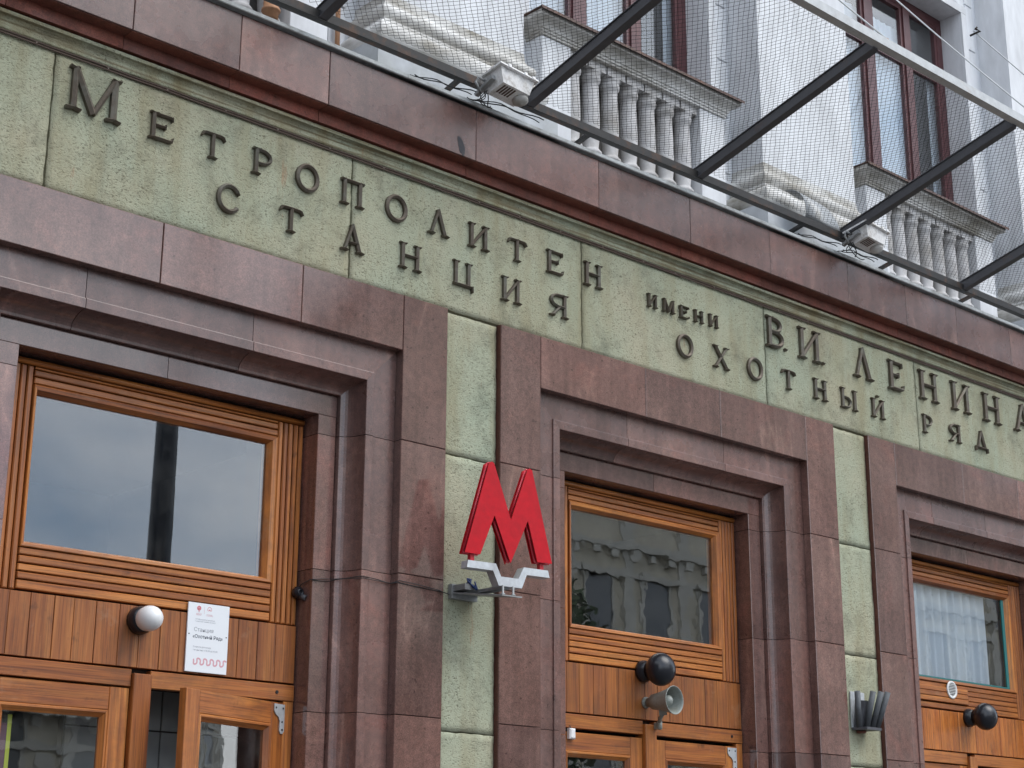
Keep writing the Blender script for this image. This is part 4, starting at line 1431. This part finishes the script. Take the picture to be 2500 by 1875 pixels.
po = empty('poster', (4.655, 0.328, 2.82), label='white information poster with red logos and a pink squiggle right of the white lamp', category='poster')
PX0, PX1, PZ0, PZ1 = 4.534, 4.780, 2.649, 2.998
MB().slab(PX0, PX1, PZ0, PZ1, 0.3205, 0.3285, 0.0008).obj('sheet', WHITEP, po)
ty = 0.3200
textmesh('Станция', 0.029, 4.573, 2.853, ty, INK_G, po, 'text_line')
textmesh('«Охотный Ряд»', 0.0245, 4.568, 2.820, ty, INK, po, 'text_line', 0.00035, 1.0)
textmesh('ГУП «Московский метрополитен»', 0.0088, 4.578, 2.912, ty, INK_G, po, 'text_line', 0.0, 0.8)
textmesh('Государственное унитарное предприятие', 0.0075, 4.578, 2.902, ty, INK_G, po, 'text_line', 0.0, 0.8)
textmesh('Открыта для входа', 0.0115, 4.573, 2.772, ty, INK_G, po, 'text_line')
textmesh('ежедневно с 05:30 до 01:00', 0.0115, 4.573, 2.756, ty, INK_G, po, 'text_line')
lo = MB()


def disc(b, cx, cz, r, n=24, r0=0.0, a0=0, a1=360):
    vs = []
    for i in range(n + 1):
        a = math.radians(a0 + (a1 - a0) * i / n)
        vs += [(cx + r0 * math.cos(a), ty, cz + r0 * math.sin(a)), (cx + r * math.cos(a), ty, cz + r * math.sin(a))]
    b.add(vs, [(2 * i, 2 * i + 1, 2 * i + 3, 2 * i + 2) for i in range(n)])


disc(lo, 4.597, 2.971, 0.0125, 24, 0.004, -60, 250)
lo.add([(4.592, ty, 2.972), (4.602, ty, 2.972), (4.599, ty, 2.950), (4.596, ty, 2.950)], [(0, 1, 2, 3)])
disc(lo, 4.660, 2.970, 0.0130, 24, 0.0105, -50, 230)
lo.add([(4.654, ty, 2.962), (4.657, ty, 2.973), (4.660, ty, 2.967), (4.663, ty, 2.973), (4.666, ty, 2.962), (4.6635, ty, 2.962), (4.660, ty, 2.9655), (4.6565, ty, 2.962)], [(0, 1, 7), (1, 2, 6, 7), (2, 3, 5, 6), (3, 4, 5)])
lo.obj('logo', INK_R, po)
textmesh('московский', 0.0065, 4.580, 2.941, ty, INK_R, po, 'text_line', 0, 0.9)
textmesh('транспорт', 0.0065, 4.582, 2.935, ty, INK_R, po, 'text_line', 0, 0.9)
textmesh('московский', 0.0065, 4.643, 2.941, ty, INK_R, po, 'text_line', 0, 0.9)
textmesh('метрополитен', 0.0065, 4.641, 2.935, ty, INK_R, po, 'text_line', 0, 0.9)
MB().box(4.6285, 4.6293, ty - 0.0002, ty, 2.945, 2.982).obj('divider', INK_R, po)
sq = MB()
n = 120
vs = []
for i in range(n + 1):
    u = i / n
    cx_ = 4.576 + 0.196 * u + 0.004 * math.sin(u * 2 * PI * 10 + 1.2)
    cz_ = 2.703 + 0.0150 * math.sin(u * 2 * PI * 5 + 2.4)
    dx, dz = 0.196 + 0.004 * 2 * PI * 10 * math.cos(u * 2 * PI * 10 + 1.2), 0.0150 * 2 * PI * 5 * math.cos(u * 2 * PI * 5 + 2.4)
    l_ = math.hypot(dx, dz)
    nx_, nz_ = -dz / l_ * 0.0042, dx / l_ * 0.0042
    vs += [(min(cx_ + nx_, PX1 - 0.001), ty, cz_ + nz_), (min(cx_ - nx_, PX1 - 0.001), ty, cz_ - nz_)]
sq.add(vs, [(2 * i, 2 * i + 1, 2 * i + 3, 2 * i + 2) for i in range(n)])
sq.obj('squiggle', INK_P, po)
sc_ = MB()
for xx in (PX0 + 0.012, PX1 - 0.012):
    sc_.lathe((xx, 0.3203, 2.838), (0, -1, 0), [(0, 0.0035), (0.002, 0.003)], 8)
sc_.obj('screw', BLACKP, po)

# black junction box with cable at the left door jamb
jb = empty('junction_box', (5.20, 0.31, 3.12), label='small black junction box with a socket on the jamb of the left entrance', category='junction box')
MB().lathe((5.196, 0.326, 3.120), (0, -1, 0), [(0, 0.030), (0.028, 0.028), (0.034, 0.020), (0.045, 0.019), (0.046, 0.012), (0.036, 0.011)], 14).obj('body', BLACKP, jb)
MB().lathe((5.196, 0.31, 3.108), (0.35, -0.8, -0.35), [(0.02, 0.015), (0.055, 0.015), (0.056, 0.010), (0.045, 0.009)], 12).obj('socket', STEEL_D, jb)
MB().box(5.180, 5.212, 0.300, 0.320, 3.135, 3.150).obj('clamp', BLACKP, jb)
cb = MB()
pts = [(5.200, 0.31, 3.140), (5.208, 0.30, 3.165), (5.204, 0.212, 3.180), (5.26, 0.209, 3.180), (5.325, 0.205, 3.185), (5.336, 0.18, 3.19), (5.39, 0.10, 3.20), (5.42, 0.045, 3.205), (5.52, 0.048, 3.2), (5.615, 0.055, 3.19), (5.628, -0.004, 3.190), (5.75, -0.006, 3.182), (5.90, -0.006, 3.176), (5.955, -0.005, 3.174), (6.01, 0.02, 3.172), (6.05, 0.0, 3.18)]
cb.tube(pts, 0.0025, 6)
cb.tube([(p[0] + 0.003, p[1] - 0.006, p[2] + 0.012 * math.sin(i * 0.9)) for i, p in enumerate(pts[2:-2])], 0.0022, 6)
cb.obj('wall_cable', BLACKC, label='black twisted cable running from the junction box across the granite to the red sign', category='cable')

# round vent
vt = empty('round_vent', (11.395, 0.317, 3.107), label='round white vent grille in the slats of the right entrance', category='vent')
rg = MB()
vc = Vector((11.395, 0.3205, 3.107))
rg.lathe(vc, (0, -1, 0), [(0, 0.068), (0.006, 0.068), (0.009, 0.064), (0.007, 0.050), (0.002, 0.049)], 32, True, False)
rg.obj('ring', mat('white_plastic', (0.72, 0.72, 0.71), 0.45)[0], vt)
MB().lathe(vc, (0, -1, 0), [(-0.001, 0.051), (0.001, 0.051)], 24).obj('dark_core', BLACKP, vt)
for k in range(8):
    z = vc.z - 0.042 + k * 0.012
    hw_ = math.sqrt(max(0.0001, 0.049 ** 2 - (z - vc.z) ** 2))
    MB().beam((vc.x - hw_, vc.y - 0.004, z), (vc.x + hw_, vc.y - 0.004, z), 0.005, 0.0045).obj('louvre', bpy.data.materials['white_plastic'], vt)

# flag holder
fh = empty('flag_holder', (9.77, 0.03, 2.72), label='grey steel flag holder with four fanned tubes on the right stucco strip', category='flag holder')
MB().slab(9.672, 9.832, 2.688, 2.935, 0.020, 0.0295, 0.001).obj('wall_plate', SILVER, fh)
MB().add([(9.672, 0.02, 2.69), (9.85, 0.02, 2.69), (9.865, -0.085, 2.69), (9.70, -0.085, 2.69), (9.672, 0.02, 2.672), (9.85, 0.02, 2.672), (9.865, -0.085, 2.672), (9.70, -0.085, 2.672)],
         [(0, 1, 2, 3), (7, 6, 5, 4), (0, 4, 5, 1), (1, 5, 6, 2), (2, 6, 7, 3), (3, 7, 4, 0)]).obj('tray', STEEL_D, fh)
MB().add([(9.69, 0.019, 2.69), (9.83, 0.019, 2.69), (9.82, 0.019, 2.88), (9.72, 0.019, 2.88), (9.72, -0.02, 2.69), (9.82, -0.02, 2.69), (9.80, -0.06, 2.87), (9.74, -0.06, 2.87)],
         [(4, 5, 6, 7), (0, 4, 7, 3), (1, 2, 6, 5), (3, 7, 6, 2)]).obj('web_plate', STEEL_D, fh)
TUBEM = worn_mat('grey_tube_paint', (0.105, 0.115, 0.125), (0.075, 0.075, 0.08), 0.6, 0.0, 8)
for (xb_, yb_, xt_, yt_) in ((9.700, -0.020, 9.655, -0.050), (9.752, -0.045, 9.748, -0.115), (9.800, -0.055, 9.806, -0.140), (9.846, -0.062, 9.862, -0.155)):
    p, q = Vector((xb_, yb_, 2.691)), Vector((xt_, yt_, 2.930))
    d = (q - p)
    ln = d.length
    MB().lathe(p, d, [(0, 0.0205), (ln, 0.0205), (ln, 0.0180), (ln - 0.06, 0.0180), (ln - 0.06, 0.001)], 14).obj('tube', TUBEM, fh)
MB().lathe((9.762, 0.010, 2.655), (0, 0, 1), [(0, 0.028), (0.008, 0.036), (0.016, 0.034)], 12).obj('lower_boss', GRANITE_RED, fh)

# white door contacts
for x, z, lab in ((7.255, 2.512, 'small white plastic door contact at the top left of the middle door'), (3.50, 2.53, 'small white plastic door contact at the left edge of the left door')):
    t = empty('door_contact', (x, 0.32, z), label=lab, category='door sensor', group='white door contacts')
    MB().slab(x - 0.025, x + 0.025, z - 0.032, z + 0.032, 0.3045, 0.333, 0.008).obj('casing', OPAL, t)
    MB().tube([(x - 0.01, 0.318, z + 0.032), (x - 0.015, 0.32, z + 0.05)], 0.003, 5).obj('lead', BLACKC, t)

# ------------------------------------------------------------------ what the panes mirror: the far side of the street
CREAM = worn_mat('cream_facade', (0.66, 0.60, 0.48), (0.52, 0.47, 0.38), 0.85, 0, 0.5)
CREAM_L = worn_mat('pale_trim', (0.60, 0.57, 0.50), (0.45, 0.43, 0.38), 0.85, 0, 0.8)
ROOF = mat('grey_roof_metal', (0.12, 0.13, 0.13), 0.5)[0]
WDARK = mat('dark_window_glass', (0.16, 0.165, 0.17), 0.12)[0]


def far_house(x0, x1, y, h, lab, floors):
    t = empty('townhouse', ((x0 + x1) / 2, y, 0), label=lab, category='building')
    wmb = MB()
    fh_ = h / floors
    wmb.box(x0, x1, y - 12, y, 0, h)
    wmb.obj('wall', CREAM, t)
    tr = MB()
    for k in range(1, floors + 1):
        zz = k * fh_ - 0.2
        tr.box(x0 - 0.1, x1 + 0.1, y + 0.01, y + 0.14, zz - 0.9, zz - 0.7)
        for q_ in range(int((x1 - x0) / 0.9)):
            tr.box(x0 + q_ * 0.9 + 0.2, x0 + q_ * 0.9 + 0.5, y + 0.01, y + 0.20, zz - 0.28, zz - 0.02)
        tr.box(x0 - 0.2, x1 + 0.2, y + 0.01, y + (0.25 if k < floors else 0.7), zz, zz + (0.25 if k < floors else 0.6))
    tr.obj('cornice', CREAM_L, t, kind='stuff')
    for q_ in range(int((x1 - x0) / 2.6) + 1):
        xx = x0 + (x1 - x0) * q_ / max(1, int((x1 - x0) / 2.6))
        MB().box(xx - 0.22, xx + 0.22, y + 0.003, y + 0.12, 0.3, h - 1.2).obj('pilaster_strip', CREAM_L, t)
    MB().add([(x0 - 0.4, y + 0.6, h + 0.42), (x1 + 0.4, y + 0.6, h + 0.42), (x1 + 0.4, y - 12, h + 2.6), (x0 - 0.4, y - 12, h + 2.6), (x0 - 0.4, y - 12, h + 0.42), (x1 + 0.4, y - 12, h + 0.42)],
             [(0, 1, 2, 3), (0, 3, 4), (1, 5, 2), (3, 2, 5, 4), (0, 4, 5, 1)]).obj('roof', ROOF, t)
    nw = max(1, int((x1 - x0) / 2.6))
    fm = MB()
    fm.box(-0.75, 0.75, 0.0, 0.12, -0.1, 0.0).box(-0.75, -0.6, 0.0, 0.1, 0.0, 2.0).box(0.6, 0.75, 0.0, 0.1, 0.0, 2.0).box(-0.85, 0.85, 0.0, 0.22, 2.0, 2.2)
    fme = fm.mesh('window')
    fme.materials.append(CREAM_L)
    pm = MB().box(-0.6, 0.6, 0.005, 0.03, 0.0, 2.0).mesh('pane')
    pm.materials.append(WDARK)
    for k in range(floors):
        for i in range(nw):
            xx = x0 + (x1 - x0) * (i + 0.5) / nw
            o = bpy.data.objects.new('window', fme)
            link(o, t)
            o.matrix_parent_inverse = Matrix.Identity(4)
            o.location = Vector((xx, y + 0.002, k * fh_ + 1.1)) - t.location
            p = bpy.data.objects.new('pane', pm)
            COL.objects.link(p)
            p.parent = o


nbw = empty('shade_block', (-14, -7, 0), label='dark block added at the left, out of view, to shade left-facing sides', category='building')  # unseen block added to darken the faces turned left
MB().box(-22.0, -7.5, -16.0, -0.6, 0, 13).obj('wall', worn_mat('dark_block_stone', (0.10, 0.085, 0.08), (0.07, 0.06, 0.055), 0.85, 0, 0.6), nbw)
MB().box(-22.3, -7.2, -16.3, -0.6, 13.002, 13.6).obj('block_cap', CREAM_L, nbw)
far_house(34.5, 62, -30, 21, 'tall cream town house across the street, mirrored in the panes', 5)
far_house(62.5, 95, -31, 19, 'second cream town house across the street, further along', 5)
far_house(-6, 30, -34, 6.2, 'low cream shop building across the street', 2)


def far_tree(x, y, h, lab):
    t = empty('street_tree', (x, y, 0), label=lab, category='tree')
    b = MB()
    b.tube([(x, y, 0), (x + 0.1, y, h * 0.35), (x + 0.3, y + 0.1, h * 0.7)], 0.2, 8)
    for k in range(5):
        a = k * 1.3
        b.tube([(x + 0.15, y, h * (0.35 + 0.07 * k)), (x + math.cos(a) * h * 0.22, y + math.sin(a) * h * 0.2, h * (0.55 + 0.08 * k))], 0.07, 6)
    b.obj('trunk', mat('bark', (0.06, 0.045, 0.035), 0.9)[0], t)
    cr_ = MB()
    rnd = random.Random(int(x * 7))
    for k in range(2600):
        while True:
            q = Vector((rnd.uniform(-1, 1), rnd.uniform(-1, 1), rnd.uniform(-1, 1)))
            if 0.25 < q.length < 1 and mnoise.noise(q * 2.3 + Vector((x, 0, 0))) > -0.18:
                break
        c = Vector((x + 0.2, y, h * 0.68)) + Vector((q.x * h * 0.27, q.y * h * 0.27, q.z * h * 0.33))
        a = Vector((rnd.uniform(-1, 1), rnd.uniform(-1, 1), rnd.uniform(-1, 1))).normalized() * 0.16
        e = Vector((rnd.uniform(-1, 1), rnd.uniform(-1, 1), rnd.uniform(-1, 1))).normalized() * 0.12
        cr_.add([c - a, c + e, c + a, c - e], [(0, 1, 2, 3)])
    cr_.obj('crown', LEAF, t)


LEAF = worn_mat('tree_leaf', (0.045, 0.075, 0.03), (0.08, 0.11, 0.04), 0.7, 0, 0.8)
far_tree(29.6, -24.5, 10.0, 'leafy street tree across the road, nearer the station')
far_tree(26.0, -25.5, 7.5, 'lower street tree across the road before the shop building')

lp = empty('street_lamp', (12.6, -13.5, 0), label='tall black street lamp post across the pavement, mirrored in the left pane', category='street lamp')
MB().lathe((12.6, -13.5, 0), (0, 0, 1), [(0, 0.28), (0.9, 0.26), (1.0, 0.20), (5.0, 0.185), (8.6, 0.165), (8.65, 0.14), (13.0, 0.11)], 18).obj('post', BLACKP, lp)
MB().tube([(12.6, -13.5, 12.8), (12.6, -14.2, 13.4), (12.6, -15.2, 13.6)], 0.05, 8).obj('arm', BLACKP, lp)
MB().lathe((12.6, -15.2, 13.55), (0, 0, -1), [(0, 0.05), (0.08, 0.22), (0.12, 0.22), (0.2, 0.1)], 16).obj('lantern', GALV, lp)
